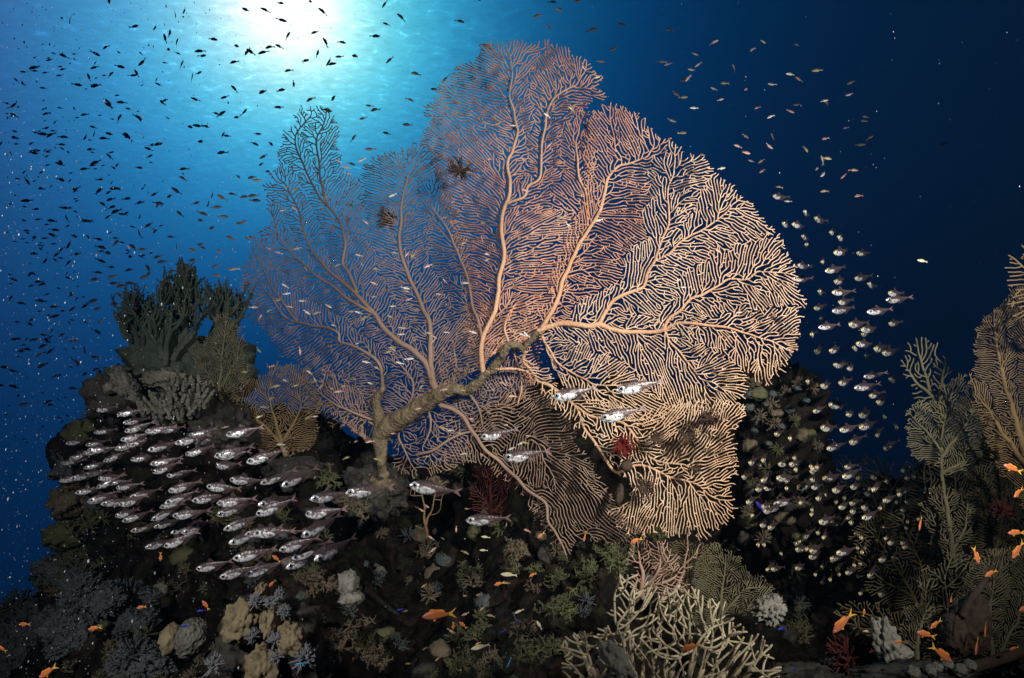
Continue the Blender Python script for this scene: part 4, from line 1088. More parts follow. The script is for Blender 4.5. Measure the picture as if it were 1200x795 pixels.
SWEEP = [(0, .008, -.018), (.03, .042, -.052), (.08, .075, -.088), (.15, .105, -.118), (.25, .126, -.142), (.35, .128, -.14), (.45, .108, -.108), (.55, .086, -.076), (.65, .062, -.05), (.75, .040, -.027), (.82, .029, -.018), (.86, .028, -.016)]
TAIL = [(.84, .026), (.90, .045), (.99, .085), (.98, .06), (.925, .010), (.98, -.055), (.99, -.078), (.90, -.036), (.84, -.015)]
DORS = [(.33, .138), (.36, .20), (.39, .215), (.44, .17), (.50, .112), (.48, .105)]
ANAL = [(.45, -.128), (.50, -.165), (.55, -.15), (.66, -.09), (.78, -.035), (.78, -.02), (.6, -.07)]
PECT = [(.22, -.03), (.27, -.005), (.36, -.02), (.38, -.045), (.33, -.065), (.26, -.055)]


def make_glassfish(variant, bend=0.0):
    col = 'glass' if variant == 'big' else 'glass_y'
    V, Q, T = fish_body(SWEEP, n=14, m=24, wid=.42)
    me = mesh_np('glassfish', V, Q, T); me.materials.append(FM[col])
    proto = bpy.data.objects.new('glassfish', me)
    parts = []

    def part(n, me, mat, par=None, loc=(0, 0, 0)):
        if not me.materials: me.materials.append(FM[mat])
        o = bpy.data.objects.new(n, me); o.location = loc; o.parent = par or proto; parts.append(o); return o
    fin = 'fin' if variant == 'big' else 'fin_dim'
    part('tail_fin', named(fin_np(TAIL), 'tail_fin'), 'fin_pink' if variant == 'big' else 'fin_dim')
    part('dorsal_fin', named(fin_np(DORS), 'dorsal_fin'), fin)
    part('anal_fin', named(fin_np(ANAL), 'anal_fin'), fin)
    V, T = ICO[2]
    er = .056
    eme = mesh_np('eye', V * np.array([er, er * .55, er]), tris=T); eme.materials.append(FM['iris' if variant == 'big' else 'iris_y'])
    pme = mesh_np('pupil', V * np.array([er * .6, er * .32, er * .6]), tris=T); pme.materials.append(FM['pupil'])
    for s in (-1, 1):
        e = part('eye', eme, None, loc=(.10, s * .040, .012))
        part('pupil', pme, None, e, loc=(-.002, s * er * .40, 0))
        if variant == 'big':
            pm = fin_np(PECT); [setattr(v.co, 'y', v.co.y + s * (.055 + (v.co.x - .22) * .25)) for v in pm.vertices]
            part('pectoral_fin', named(pm, 'pectoral_fin'), fin)
    for m_ in {o.data for o in parts if o.name.split('.')[0] not in ('eye', 'pupil')} | {me}: bend_me(m_, bend)
    return proto, parts


def put(proto, parts, name, u, v, d, L, ang, yaw, label, cat, group, roll=0.0):
    """ang: heading in the picture plane, degrees from +u towards up; yaw: turned toward the camera"""
    o = proto.copy(); COL.objects.link(o); o.name = name
    m = {proto: o}
    for p in parts:
        c = p.copy(); COL.objects.link(c); c.parent = m[p.parent]; m[p] = c
    a, yw = math.radians(ang), math.radians(yaw)
    head = unit((RV * math.cos(a) + UV * math.sin(a)) * math.cos(yw) - DV * math.sin(yw))
    X = -head
    Zr = unit(UV if abs(head @ UV) < .95 else RV)
    Y = unit(np.cross(Zr, X)); Z = np.cross(X, Y)
    R = Matrix((X, Y, Z)).transposed().to_4x4()
    if roll: R = R @ Matrix.Rotation(math.radians(roll), 4, 'X')
    o.matrix_world = Matrix.Translation(Vector(P(u, v, d))) @ R @ Matrix.Scale(L, 4)
    tag(o, label, cat, group)
    return o


ORD = ['first', 'second', 'third', 'fourth', 'fifth', 'sixth', 'seventh', 'eighth', 'ninth', 'tenth', 'eleventh', 'twelfth', 'thirteenth', 'fourteenth', 'fifteenth', 'sixteenth', 'seventeenth', 'eighteenth', 'nineteenth', 'twentieth']


def rows(pts, n):
    """sort a shoal into n rows from the top, each read from the left -> {index: (row, place, length of row)}"""
    idx = sorted(range(len(pts)), key=lambda i: pts[i][1])
    out = {}
    for r in range(n):
        part = sorted(idx[len(idx) * r // n: len(idx) * (r + 1) // n], key=lambda i: pts[i][0])
        for k, i in enumerate(part): out[i] = (r, k, len(part))
    return out


def ordinal(k, n):
    if k == 0: return 'leftmost'
    if k == n - 1: return 'rightmost'
    return ORD[k] + ' from the left'


def build_glassfish():
    bigs = [make_glassfish('big', b) for b in (0.0, .28, -.25, .12)]; smalls = [make_glassfish('small', b) for b in (0.0, .3, -.3)]
    rr = random.Random(5)
    # nose positions of the left shoal (b: 2 flashing bright, 1 silver, 0 dim)
    Lp = [(113, 481, 2), (137, 486, 2), (144, 496, 1), (146, 506, 1), (75, 506, 1), (79, 512, 0), (77, 520, 0), (110, 507, 1), (170, 506, 1), (187, 505, 1), (141, 516, 1), (146, 522, 2), (102, 528, 2), (97, 531, 1), (134, 527, 0), (173, 528, 0), (205, 520, 0), (221, 511, 2), (229, 521, 2), (217, 533, 2), (265, 510, 2), (251, 535, 1), (253, 546, 1), (289, 542, 1), (71, 543, 0), (81, 538, 0), (121, 541, 0), (153, 539, 2), (176, 544, 2), (98, 549, 0), (179, 554, 1), (195, 558, 1), (82, 561, 0), (97, 557, 0), (69, 564, 0), (115, 561, 1), (122, 566, 1), (113, 572, 0), (136, 572, 1), (88, 578, 0), (197, 576, 1), (242, 570, 1), (269, 562, 1), (225, 587, 1), (254, 590, 1), (118, 591, 0), (102, 589, 0), (140, 592, 1), (134, 593, 0), (152, 583, 0), (187, 595, 0), (100, 522, 0), (305, 567, 0), (330, 570, 1), (363, 585, 0), (302, 592, 1), (300, 603, 1), (358, 603, 2), (202, 605, 1), (253, 604, 0), (135, 605, 1), (143, 611, 0), (153, 623, 0), (180, 618, 0), (177, 610, 0), (200, 625, 0), (213, 625, 1), (262, 621, 0), (287, 627, 1), (297, 625, 1), (313, 628, 1), (268, 637, 0), (353, 629, 0), (327, 645, 1), (342, 655, 1), (368, 657, 1), (335, 666, 0), (273, 655, 1), (230, 667, 1), (257, 677, 1), (287, 674, 0), (170, 642, 0), (192, 641, 1), (255, 536, 1), (193, 590, 0), (103, 588, 0)]
    R = rows(Lp, 9)
    W = {2: 'brightly flashing silver', 1: 'silver', 0: 'dim greyish'}
    for i, (u, v, b) in enumerate(Lp):
        L = 26 + (u - 75) * .08 + (v - 480) * .04 + rr.uniform(-5, 4)
        d = .085 * F / L; d = 1.3 + (d - 1.3) * .75
        Lm = L * d / F
        ang = 180 + rr.gauss(11, 6) + (5 if v > 600 else 0)
        row, k, n = R[i]
        put(*rr.choice(bigs), 'glassfish', u, v, d + (.12 if b == 0 else 0), Lm * (1.06 if b == 0 else 1.0), ang, (rr.uniform(35, 58) if rr.random() < .08 else rr.gauss(6, 8)) if b else rr.uniform(14, 36), f'{W[b]} glassfish, {ordinal(k, n)}, {ORD[row]} row down of the left shoal', 'fish', 'silver glassfish shoal at the left', roll=(-13 if b == 2 else rr.uniform(-12, 0)))
    C = [(405, 578, 58, 186, 'by the trunk, left of the two tail-to-nose'), (480, 568, 62, 170, 'sloping down to the right below the fan trunk'), (546, 610, 54, 182, 'yellow-nosed, alone over the dark hollow'), (590, 537, 58, 188, 'directly under the fork of the fan'), (563, 513, 48, 192, 'topmost of the two just right of the trunk'), (647, 466, 58, 192, 'leftmost of the three before the bright fan lobe'), (722, 458, 60, 191, 'upper right of the three before the bright fan lobe'), (703, 491, 58, 193, 'lowest of the three before the bright fan lobe')]
    for u, v, L, a, w in C:
        d = 1.32
        put(*bigs[int(u) % 2 * 3], 'glassfish', u, v, d, L * d / F, a, 4, 'large silver and pink glassfish ' + w, 'fish', 'large glassfish in front of the great fan', roll=-9)
    Rp = [(940, 277, 0), (945, 287, 0), (973, 273, 0), (982, 278, 0), (977, 297, 1), (1004, 297, 0), (963, 308, 0), (935, 311, 0), (928, 327, 2), (967, 318, 1), (978, 331, 1), (1002, 327, 0), (1018, 333, 0), (960, 342, 0), (975, 343, 1), (983, 355, 1), (954, 362, 0), (975, 365, 2), (1041, 344, 1), (1038, 352, 2), (1016, 366, 2), (1042, 380, 0), (995, 381, 1), (1009, 387, 1), (1010, 393, 0), (959, 384, 2), (951, 393, 0), (962, 375, 0), (1003, 403, 1), (1025, 410, 1), (1034, 415, 1), (1000, 408, 0), (955, 413, 0), (972, 412, 0), (987, 428, 0), (1015, 418, 0), (977, 428, 0), (993, 433, 0), (1012, 442, 2), (1042, 445, 0), (1001, 455, 2), (946, 448, 0), (962, 453, 1), (983, 450, 0), (971, 475, 1), (1019, 465, 0), (1028, 473, 1), (953, 483, 0), (992, 487, 0), (1007, 488, 1), (1037, 490, 0), (962, 502, 1), (984, 505, 1), (1007, 502, 1), (1051, 502, 0), (1027, 512, 0), (944, 515, 0), (908, 510, 0), (925, 515, 0), (969, 527, 1), (996, 520, 1), (1036, 527, 0),
          (910, 561, 1), (906, 591, 2), (934, 573, 1), (950, 563, 0), (951, 572, 0), (964, 562, 1), (976, 576, 1), (987, 560, 1), (1004, 562, 0), (1022, 576, 1), (1035, 588, 1), (1051, 576, 1), (1037, 565, 0), (957, 586, 0), (937, 591, 0), (979, 590, 0), (983, 596, 0), (1010, 596, 1), (1010, 608, 1), (974, 614, 1), (960, 613, 1), (999, 603, 0), (1034, 619, 0), (942, 630, 0), (957, 626, 0), (964, 632, 0), (1001, 627, 0), (1009, 632, 0), (1027, 635, 0), (1041, 638, 1), (931, 638, 0), (932, 645, 0), (949, 647, 0), (948, 654, 0), (980, 649, 1), (973, 656, 0), (1008, 662, 0), (1022, 654, 0), (904, 668, 0), (932, 667, 0), (963, 666, 0), (955, 675, 0), (980, 669, 0), (1004, 676, 0), (1018, 677, 0), (951, 599, 0), (989, 585, 0), (996, 614, 0), (1050, 591, 0), (1057, 599, 0), (906, 230, 0), (943, 248, 0), (955, 256, 0), (928, 263, 0), (917, 262, 0), (1007, 697, 0), (1030, 698, 0), (963, 685, 0), (1017, 677, 0),
          (886, 575, 0), (880, 605, 0), (870, 560, 0), (890, 545, 0), (925, 545, 0), (900, 620, 0), (915, 650, 0), (875, 590, 0), (895, 600, 0), (888, 640, 0), (1062, 620, 0), (1070, 560, 0), (1075, 610, 0), (1045, 655, 0), (1060, 575, 0)]
    for _ in range(60): Rp.append((round(875 + 190 * rr.random() ** .8), round(535 + 150 * rr.random()), 0))
    R = rows(Rp, 16)
    W = {2: 'bright silver', 1: 'silver-flecked yellow-headed', 0: 'dim yellow-headed'}
    for i, (u, v, b) in enumerate(Rp):
        d = rr.uniform(1.95, 2.35) if b else rr.uniform(2.1, 2.5)
        if u < 935 and v > 535: d = rr.uniform(2.2, 2.4)
        L = (32 if b == 2 else 31 if b == 1 else 26) * rr.uniform(.9, 1.15) / 2.1 * 2.1
        ang = 180 + rr.uniform(-4, 16) + (14 if rr.random() < .15 else 0)
        yaw = rr.uniform(4, 16) if b == 2 else rr.uniform(18, 42) if b else rr.uniform(30, 66)
        row, k, n = R[i]
        pr = rr.choice(bigs) if b == 2 else rr.choice(smalls)
        put(*pr, 'glassfish', u, v, d, L * d / F * (1.0 if b == 2 else 1.1), ang, yaw, f'{W[b]} glassfish, {ordinal(k, n)} in the {ORD[row]} row down of the right shoal', 'fish', 'yellow-headed glassfish shoal at the right', roll=rr.uniform(-8, 8))
    for pr, ps in bigs + smalls:
        for p in ps + [pr]: bpy.data.objects.remove(p)


build_glassfish()

DAM = [(0, .012, -.018), (.05, .055, -.05), (.15, .105, -.10), (.3, .135, -.128), (.45, .122, -.115), (.6, .085, -.08), (.72, .048, -.045), (.8, .034, -.03)]
DTAIL = [(.78, .03), (.88, .05), (1.0, .10), (.93, .008), (1.0, -.092), (.88, -.044), (.78, -.026)]
DDORS = [(.24, .122), (.36, .158), (.5, .146), (.62, .112), (.66, .06), (.45, .11)]
DANAL = [(.45, -.11), (.55, -.138), (.63, -.105), (.66, -.06)]
ANT = [(0, .01, -.02), (.05, .06, -.055), (.13, .105, -.095), (.26, .135, -.12), (.42, .13, -.115), (.58, .09, -.08), (.7, .055, -.05), (.78, .042, -.038)]
ATAIL = [(.76, .04), (.84, .065), (1.02, .17), (.98, .12), (.87, .005), (.97, -.10), (1.0, -.14), (.84, -.055), (.76, -.036)]
ADORS = [(.2, .12), (.24, .175), (.3, .19), (.4, .165), (.6, .155), (.68, .10), (.62, .07), (.4, .12)]
APELV = [(.28, -.11), (.34, -.19), (.4, -.13), (.36, -.10)]


def one_mesh_fish(name, mat, prof, fins, bend, wid=.42, n=8, m=12):
    V, Q, T = fish_body(prof, n=n, m=m, wid=wid)
    me = mesh_np(name, V, Q, T)
    bm = bmesh.new(); bm.from_mesh(me); bpy.data.meshes.remove(me)
    for f in fins:
        fm = fin_np(f, .008); bm.from_mesh(fm); bpy.data.meshes.remove(fm)
    me = bpy.data.meshes.new(name); bm.to_mesh(me); bm.free()
    me.materials.append(FM[mat])
    if bend: bend_me(me, bend)
    return bpy.data.objects.new(name, me)


def make_anthias():
    V, Q, T = fish_body(ANT, n=14, m=22, wid=.42)
    me = mesh_np('anthias', V, Q, T); me.materials.append(FM['orange'])
    proto = bpy.data.objects.new('anthias', me); parts = []

    def part(n, me, mat, par=None, loc=(0, 0, 0)):
        if not me.materials: me.materials.append(FM[mat])
        o = bpy.data.objects.new(n, me); o.location = loc; o.parent = par or proto; parts.append(o); return o
    part('tail_fin', named(fin_np(ATAIL), 'tail_fin'), 'yellow_tail'); part('dorsal_fin', named(fin_np(ADORS), 'dorsal_fin'), 'orange_fin'); part('pelvic_fin', named(fin_np(APELV), 'pelvic_fin'), 'orange_fin')
    V, T = ICO[2]
    eme = mesh_np('eye', V * np.array([.026, .014, .026]), tris=T); eme.materials.append(FM['iris'])
    pme = mesh_np('pupil', V * np.array([.016, .01, .016]), tris=T); pme.materials.append(FM['pupil'])
    for s in (-1, 1):
        e = part('eye', eme, None, loc=(.085, s * .037, .02)); part('pupil', pme, None, e, loc=(0, s * .008, 0))
    return proto, parts


SMALL1 = [385,15,245,85,487,90,538,107,575,118,598,103,617,65,642,50,627,135,598,177,683,182,645,212,725,195,207,190,362,173,353,198,317,242,307,258,100,243,75,288,400,253,440,240,485,232,472,245,483,264,290,302,318,307,766,142,850,28,915,28,998,13,1010,77,1020,113,1097,8,1118,28,1093,118,1135,132,968,157,932,170,840,166,866,172,860,195,907,190,808,223,1120,175,1087,210,1178,200,1148,228,1183,223,1000,252,678,258,710,252,812,300,1003,315,1033,307,910,330,1077,358,1165,355,1168,393,670,343,775,347,868,382,963,377,770,404,793,390,822,413,563,354,572,356,370,347,368,362,408,360,257,377,283,407,58,362,35,398,148,405,428,402,500,422,315,443,172,448,163,484,240,483,327,481,348,487,370,467,292,492,230,509,428,470,436,465,675,440,678,450,736,449,790,465,785,477,920,472,910,513,960,512,40,483,8,497,130,470,108,537,143,530,193,571,222,577,305,527,373,540,317,580,280,597,405,587,507,517,573,504,537,545,695,498,762,541,912,558,910,583,933,603,502,592,630,597,630,620,603,659,845,627,870,627,885,635,872,691,917,706,843,695,803,681,762,684,742,697,727,728,780,727,702,710,460,697,500,710,530,690,587,695,577,718,548,731,620,742,730,757,695,773,803,762,868,775,247,660,258,678,228,637,385,664,372,682,373,707,407,724,350,710,390,751,415,752,363,632,360,660,105,650,135,663,72,707,138,735,213,731,230,755,165,775,285,778,370,770,487,770,830,787]
SMALL2 = [210,15,168,27,113,42,272,40,145,85,105,97,208,92,188,107,285,95,150,132,250,120,233,80,63,195,97,177,120,197,163,203,45,245,60,270,122,260,173,285,210,312,243,300,243,237,275,250,287,288,330,295,360,50,417,48,455,63,487,12,508,5,537,25,587,36,487,82,375,80,390,98,465,110,512,135,540,113,552,128,440,157,360,165,372,130,403,145,377,183,402,180,383,203,408,215,440,200,405,237,346,257,388,275,490,187,530,170,587,165,580,187,592,210,620,83,660,80,693,67,722,80,757,87,735,10,795,35,862,42,690,120,747,147,747,170,803,155,885,202,795,235,632,262,513,298,317,190,30,505,115,350,140,380,205,390,245,400,345,345,355,380,180,410,105,400,35,400,85,440,135,430,165,450,125,460,110,435,300,450,320,460,280,490,410,465,325,508,345,508,217,522,290,525,130,500,35,495,15,560,240,570,150,625,130,625,65,630,60,600,190,630,30,560]
SMALL3 = [143,28,195,48,145,80,137,128,17,153,37,195,157,223,245,257,313,313,357,287,433,80,490,5,497,155,255,357,103,390,63,420,52,473,215,438,145,465,83,525,50,582,85,370,673,60,720,87,843,5,900,100,970,80,757,8,753,28,942,180,927,217,1140,103,1115,217,1135,230,1178,430,1190,285,1190,340]
SMALL4 = [125,142,55,195,42,237,18,243,10,287,98,308,18,342,25,380,145,348,175,227,135,293,238,180,292,153,393,157,363,260,397,271,453,250,300,295,217,318,388,370,393,398,253,383,297,417,493,350,512,353,577,298,572,337,632,410,627,425,670,478,565,452,645,508,490,490,312,468,232,487,317,524,180,510,238,541,230,563,265,575,270,608,150,590,80,547,440,537,487,547,524,560,477,590,617,600,485,622,555,630,483,675,603,692,327,657,355,707,905,514,13,468]


def area(u, v):
    """where a small fish hangs, in words"""
    if u > 700:
        if u > 940: return 'right of the great fan'
        return 'above the fan\'s right slope' if v < 130 or u > 800 else 'beside the fan top'
    if v < 45: return 'top edge, near the sun glow' if 230 < u < 500 else ('top edge, right of the glow' if u >= 500 else 'top edge, far left')
    if u < 65: return 'far left, ' + ('level with the glow' if v < 150 else 'beside the left lobe' if v < 260 else 'left of the bush' if v < 400 else 'level with the shoal')
    if u < 150: return ('left of the glow' if v < 120 else 'below left of the glow' if v < 200 else 'above the pinnacle\'s left shoulder' if v < 275 else 'just left of the bush' if v < 380 else 'just above the left shoal')
    if u < 230: return ('at the glow\'s left rim' if v < 110 else 'under the glow\'s left rim' if v < 190 else 'high above the bush' if v < 260 else 'close above the bush')
    if u < 330: return ('in the left of the glow' if v < 110 else 'under the glow' if v < 190 else 'between left lobe and pinnacle' if v < 260 else 'right above the pinnacle')
    if u < 420: return 'inside the glow' if v < 110 else 'before the left lobe tip'
    if u < 520: return 'between glow and fan top' if v < 130 else 'over the fan top notch'
    return 'beside the fan top'


def build_small_fish():
    rr = random.Random(17)
    protos = {}
    for k in ('dark', 'brown', 'pale', 'pink', 'olive'):
        protos[k] = [one_mesh_fish('reef_fish', k, DAM, [DTAIL, DDORS, DANAL], b, wid=.40) for b in (-.5, 0.0, .45)]
        protos[k] += [one_mesh_fish('reef_fish', k, ANT, [ATAIL, ADORS], b, wid=.42) for b in (.5, -.3)]
    spots = []
    for arr, ou, ov in ((SMALL1, 0, 0), (SMALL2, 0, 265), (SMALL3, 400, 0), (SMALL4, 800, 0)):
        for i in range(0, len(arr), 2): spots.append((arr[i] / 3 + ou, arr[i + 1] / 3 + ov, ou))
    by = {}
    for u, v, ou in spots:
        if ou == 800: kind = rr.choice(['pale', 'pale', 'pink', 'olive', 'brown'])
        elif ou == 400: kind = 'dark' if u < 560 else rr.choice(['dark', 'brown', 'pale'])
        else: kind = 'dark' if v < 190 or rr.random() < .35 else rr.choice(['brown', 'brown', 'olive', 'dark', 'pale'])
        left = rr.random() < (.62 if ou != 800 else .75)
        t = rr.gauss(0, 26)
        if ou == 0 and v < 130: t = rr.gauss(0, 40)
        by.setdefault(area(u, v), []).append((u, v, ou, kind, left, t))
    nm = dict(dark='dark', brown='brownish', pale='pale', pink='pinkish', olive='olive')
    for ar, lst in by.items():
        lst.sort(key=lambda q: q[1])
        cnt = {}
        for q in lst: cnt[(q[3], q[4])] = cnt.get((q[3], q[4]), 0) + 1
        seen = {}
        for u, v, ou, kind, left, t in lst:
            key = (kind, left); k = seen.get(key, 0); seen[key] = k + 1; n = cnt[key]
            pos = '' if n == 1 else (', highest there' if k == 0 else ', lowest there' if k == n - 1 else f', {ORD[k]} from top')
            tilt = ' and up' if t > 22 else ' and down' if t < -22 else ''
            lab = f'small {nm[kind]} fish heading {"left" if left else "right"}{tilt}, {ar}{pos}'
            Lp = rr.uniform(9.5, 14) if ou != 800 else rr.uniform(8, 12.5)
            d = rr.uniform(3.0, 4.6) if (ou == 0 and v < 200) else rr.uniform(2.5, 3.6)
            if ou == 800: d = rr.uniform(2.1, 2.9)
            a = 180 - t if left else t
            pr = rr.choice(protos[kind])
            put(pr, [], 'reef_fish', u, v, d, Lp * d / F, a, rr.uniform(-35, 35), lab[:140], 'fish', 'small reef fish in the open water')
    # juveniles swarming in front of the dusky part of the fan and around its trunk
    swarm = {}
    reg = [((295, 520), (280, 470), 58, 'before the dusky left fan part'), ((400, 620), (380, 540), 34, 'around the fan trunk'), ((480, 700), (60, 340), 22, 'before the orange fan middle'), ((320, 460), (140, 280), 14, 'before the upper left lobe'), ((760, 920), (230, 420), 8, 'before the bright right lobe'), ((450, 620), (590, 790), 26, 'over the bottom centre hollow'), ((240, 420), (430, 560), 14, 'around the rusty gorgonian')]
    for (u0, u1), (v0, v1), n, ar in reg:
        for _ in range(n):
            u, v = rr.uniform(u0, u1), rr.uniform(v0, v1)
            hollow = 'hollow' in ar
            kind = rr.choice(['olive', 'olive', 'pink', 'pale'] if not hollow else ['olive', 'pink', 'olive'])
            swarm.setdefault((ar, kind), []).append((u, v))
    for (ar, kind), lst in swarm.items():
        lst.sort(key=lambda q: q[1]); n = len(lst)
        for k, (u, v) in enumerate(lst):
            d = rr.uniform(1.75, 2.0) if u < 560 else rr.uniform(1.5, 1.7)
            if 'hollow' in ar: d = rr.uniform(1.6, 2.0)
            left = rr.random() < .6; t = rr.gauss(0, 28); L = rr.uniform(6.5, 11)
            pos = 'highest' if k == 0 else 'lowest' if k == n - 1 else (ORD[k] + ' from the top' if k < 20 else 'one of the lower ones')
            put(rr.choice(protos[kind]), [], 'juvenile_fish', u, v, d, L * d / F, 180 - t if left else t, rr.uniform(-35, 45), f'tiny {nm[kind]} fish {ar}, {pos}', 'fish', 'tiny juvenile fish around the great fan')
    # the far part of the cloud, too many and too small to tell apart
    me = protos['brown'][1].data
    V0 = np.array([v.co[:] for v in me.vertices]); T0 = [list(p.vertices) for p in me.polygons]
    Vs = []; Qs = []; Ts = []; n = 0
    for _ in range(260):
        u = abs(rr.gauss(0, 130)) + 8; v = rr.uniform(60, 520)
        if u > 260 or (u > 105 and v > 310): continue
        d = rr.uniform(4.5, 6.5); L = rr.uniform(5, 8.5) * d / F
        a = math.radians(rr.gauss(0, 25)) + (math.pi if rr.random() < .6 else 0); yw = rr.uniform(-.6, .6)
        X_ = -unit((RV * math.cos(a) + UV * math.sin(a)) * math.cos(yw) - DV * math.sin(yw)); Y_ = unit(np.cross(UV, X_)); Z_ = np.cross(X_, Y_)
        Vs.append((V0[:, 0:1] * X_ + V0[:, 1:2] * Y_ + V0[:, 2:3] * Z_) * L + P(u, v, d))
        for f in T0: (Qs if len(f) == 4 else Ts).append([i + n for i in f])
        n += len(V0)
    tag(link('distant_fish', mesh_np('distant_fish', np.concatenate(Vs), Qs, Ts), FM['brown']), 'cloud of far brownish fish in the blue water along the left side', 'fish', kind='stuff')
    for l in protos.values():
        for o in l: bpy.data.objects.remove(o)
    # orange anthias
    A, ap = make_anthias()
    OA = [(495, 723, 40, 186, 0, 1.2, 'largest orange anthias, alone over the bottom centre hollow'), (976, 742, 36, 222, 5, 1.2, 'pinkish orange anthias diving left over the bottom right hollow'), (1176, 545, 24, 158, 0, 1.3, 'orange anthias in front of the brown gorgonian at the right edge'), (1188, 583, 20, 210, 20, 1.3, 'orange anthias half out of frame at the right edge'), (1181, 625, 22, 180, 5, 1.3, 'orange anthias facing left at the right edge, above the steeply diving one'), (1186, 655, 26, 232, 5, 1.3, 'orange anthias diving steeply at the right edge'), (1147, 661, 20, 282, 10, 1.35, 'orange anthias pointing down in front of the olive gorgonian'), (1077, 622, 18, 245, 20, 1.5, 'small orange anthias over the right-hand shoal'), (1074, 741, 24, 165, 0, 1.3, 'orange anthias left of the dark tube sponge, middle of three'), (1090, 737, 18, 215, 5, 1.32, 'orange anthias left of the dark tube sponge, uppermost of three'), (1115, 776, 32, 322, 0, 1.25, 'orange anthias diving right below the dark tube sponge'), (1114, 706, 16, 200, 50, 1.35, 'orange anthias turned to the camera above the dark tube sponge'), (1154, 747, 18, 250, 20, 1.4, 'orange anthias half hidden right of the dark tube sponge, upper of two'), (1143, 768, 22, 245, 20, 1.4, 'orange anthias half hidden right of the dark tube sponge, lower of two'), (1154, 676, 18, 205, 5, 1.35, 'orange anthias above the tip of the dark rope sponge'), (1194, 716, 16, 200, 5, 1.35, 'orange anthias cut by the right edge above the bottom corner'),
          (1013, 714, 9, 80, 0, 1.5, 'tiny orange anthias above the flat brown gorgonian'), (103, 738, 17, 190, 0, 1.3, 'orange anthias over the grey soft coral at the lower left'), (46, 795, 26, 215, 0, 1.1, 'orange anthias cut by the bottom edge at the lower left'), (22, 732, 14, 180, 0, 1.5, 'dim orange anthias at the far lower left'), (-4, 757, 14, 150, 0, 1.4, 'orange anthias cut by the left edge'), (160, 713, 12, 190, 0, 1.4, 'small orange anthias over the dark soft coral at the lower left'), (237, 704, 14, 125, 0, 1.4, 'orange anthias pointing up left of the tan leather corals'), (315, 688, 11, 225, 15, 1.4, 'orange anthias above the slim tan lump'), (319, 651, 13, 140, 0, 1.5, 'orange anthias at the lower edge of the left shoal'), (188, 658, 11, 270, 0, 1.5, 'orange anthias pointing down under the left shoal'), (739, 636, 15, 200, 0, 1.5, 'orange anthias at the lower edge of the great fan'), (684, 635, 13, 250, 30, 1.6, 'orange anthias at the lower left tip of the great fan'), (630, 631, 11, 220, 0, 1.6, 'orange anthias right of the dark hollow, upper'), (798, 762, 26, 196, 0, 1.12, 'orange anthias among the antlers of the cream staghorn coral'), (579, 686, 13, 195, 0, 1.6, 'dull orange anthias right of the dark hollow, lower'), (620, 676, 10, 205, 0, 1.6, 'small orange anthias near the olive bushes'), (531, 738, 9, 270, 0, 1.4, 'tiny orange anthias just right of the largest one'), (538, 729, 12, 140, 0, 1.4, 'small orange anthias behind the tail of the largest one'), (1183, 762, 12, 200, 0, 1.4, 'orange anthias near the bottom right log'), (1048, 752, 13, 175, 0, 1.42, 'dull orange anthias on the grey standing sponge')]
    for u, v, L, a, y, d, lab in OA:
        put(A, ap, 'anthias', u, v, d, L * d / F * 1.0, a, y, lab, 'fish', 'orange anthias over the reef')
    # a few singles
    for k, rowsx in dict(blue=[(886, 588, 16, 128, 'vivid blue damselfish over the dark rock at the right'), (911, 738, 13, 185, 'blue damselfish below the whitish sponge'), (927, 785, 10, 190, 'blue damselfish at the bottom edge'), (211, 734, 12, 180, 'blue damselfish above the small beige lump'), (230, 717, 11, 185, 'dim blue damselfish under the left shoal'), (465, 716, 10, 190, 'dim blue damselfish by the dead branch'), (586, 742, 8, 200, 'tiny blue damselfish right of the largest anthias'), (604, 727, 8, 150, 'tiny blue damselfish near the olive bushes')], neon=[(594, 783, 13, 245, 'neon blue fish at the bottom centre'), (345, 779, 16, 185, 'neon blue fish at the foot of the tan leather corals')],
                         lemon=[(587, 673, 20, 172, 'pale yellow fish right of the dark hollow'), (552, 761, 23, 190, 'pale yellow fish near the bottom centre edge'), (629, 728, 13, 120, 'pale yellow fish by the olive bushes, upper'), (603, 719, 12, 200, 'small pale yellow fish by the olive bushes'), (564, 629, 11, 170, 'pale yellow fish under the yellow-nosed glassfish'), (562, 645, 10, 175, 'pale yellow fish below the other one under the yellow-nosed glassfish'), (1018, 740, 7, 0, 'small white fish near the olive fan'), (300, 490, 8, 200, 'pale fish before the rusty gorgonian'), (1075, 305, 14, 172, 'lone silvery fish in the dark water at the right')]).items():
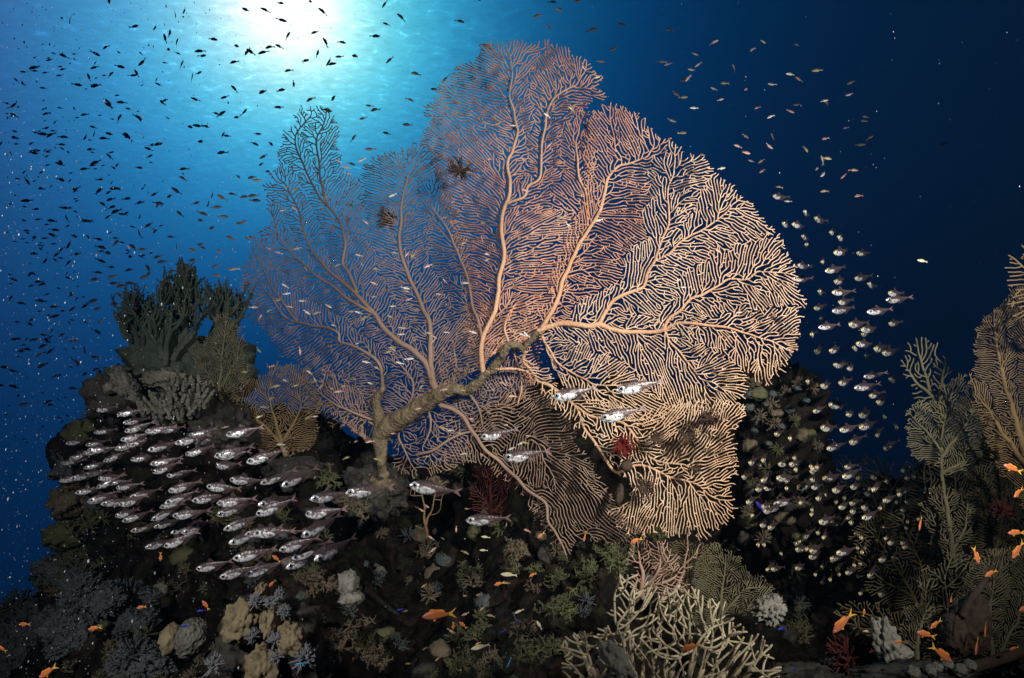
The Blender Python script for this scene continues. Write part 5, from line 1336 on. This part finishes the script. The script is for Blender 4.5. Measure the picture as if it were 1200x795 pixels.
        pr = one_mesh_fish('damselfish', k, DAM if k != 'neon' else [(0, .01, -.01), (.1, .05, -.05), (.4, .07, -.07), (.8, .03, -.03)], [DTAIL, DDORS] if k != 'neon' else [DTAIL], .1, n=12, m=18)
        for u, v, L, a, lab in rowsx:
            d = 1.35 if v > 600 else 1.9
            put(pr, [], 'damselfish', u, v, d, L * d / F, a, 8, lab, 'fish', dict(blue='blue damselfish', neon='neon blue fish', lemon='pale yellow fish')[k])
        bpy.data.objects.remove(pr)
    for p in ap + [A]: bpy.data.objects.remove(p)


build_small_fish()


# ------------------------------------------------------------------ drifting plankton


def build_snow():
    rg = np.random.default_rng(9)
    V0, T0 = ICO[1]
    V = []; T = []; n = 0
    for i in range(4200):
        k = rg.random()
        u = abs(rg.normal(0, 150)) if k < .6 else rg.uniform(0, 1200); v = rg.uniform(0, 795)
        d = rg.uniform(.7, 2.6)
        if k >= .6 and rg.random() < .5: u = rg.uniform(0, 400)
        r = min(1.8, rg.gamma(1.3, .24) + .14) * (.72 if u < 300 else .5) * d / F
        s = r * np.array([rg.uniform(.6, 1.1), 1, rg.uniform(.8, 2.2)])
        V.append(V0 * s + P(u, v, d)); T.append(T0 + n); n += len(V0)
    o = link('plankton', mesh_np('plankton', np.concatenate(V), tris=np.concatenate(T)), MAT['snow'])
    tag(o, 'white specks of plankton drifting through the water, thickest at the left', 'plankton', kind='stuff')


build_snow()


def build_haze():
    bm = bmesh.new(); bmesh.ops.create_cube(bm, size=1.0)
    me = bpy.data.meshes.new('haze'); bm.to_mesh(me); bm.free()
    m = bpy.data.materials.new('sea_haze'); m.use_nodes = True; nt = m.node_tree; nt.nodes.clear()
    o_ = nt.nodes.new('ShaderNodeOutputMaterial'); v = nt.nodes.new('ShaderNodeVolumePrincipled')
    v.inputs['Density'].default_value = 0.006; v.inputs['Color'].default_value = (.16, .50, .85, 1); v.inputs['Anisotropy'].default_value = 0.3
    nt.links.new(v.outputs[0], o_.inputs['Volume'])
    o = link('haze', me, m); o.scale = (26, 14, 11); o.location = (0, 4.6, -.5)
    tag(o, kind='stuff'); o['label'] = 'blue haze of the sea water around the reef'; o['category'] = 'haze'


build_haze()
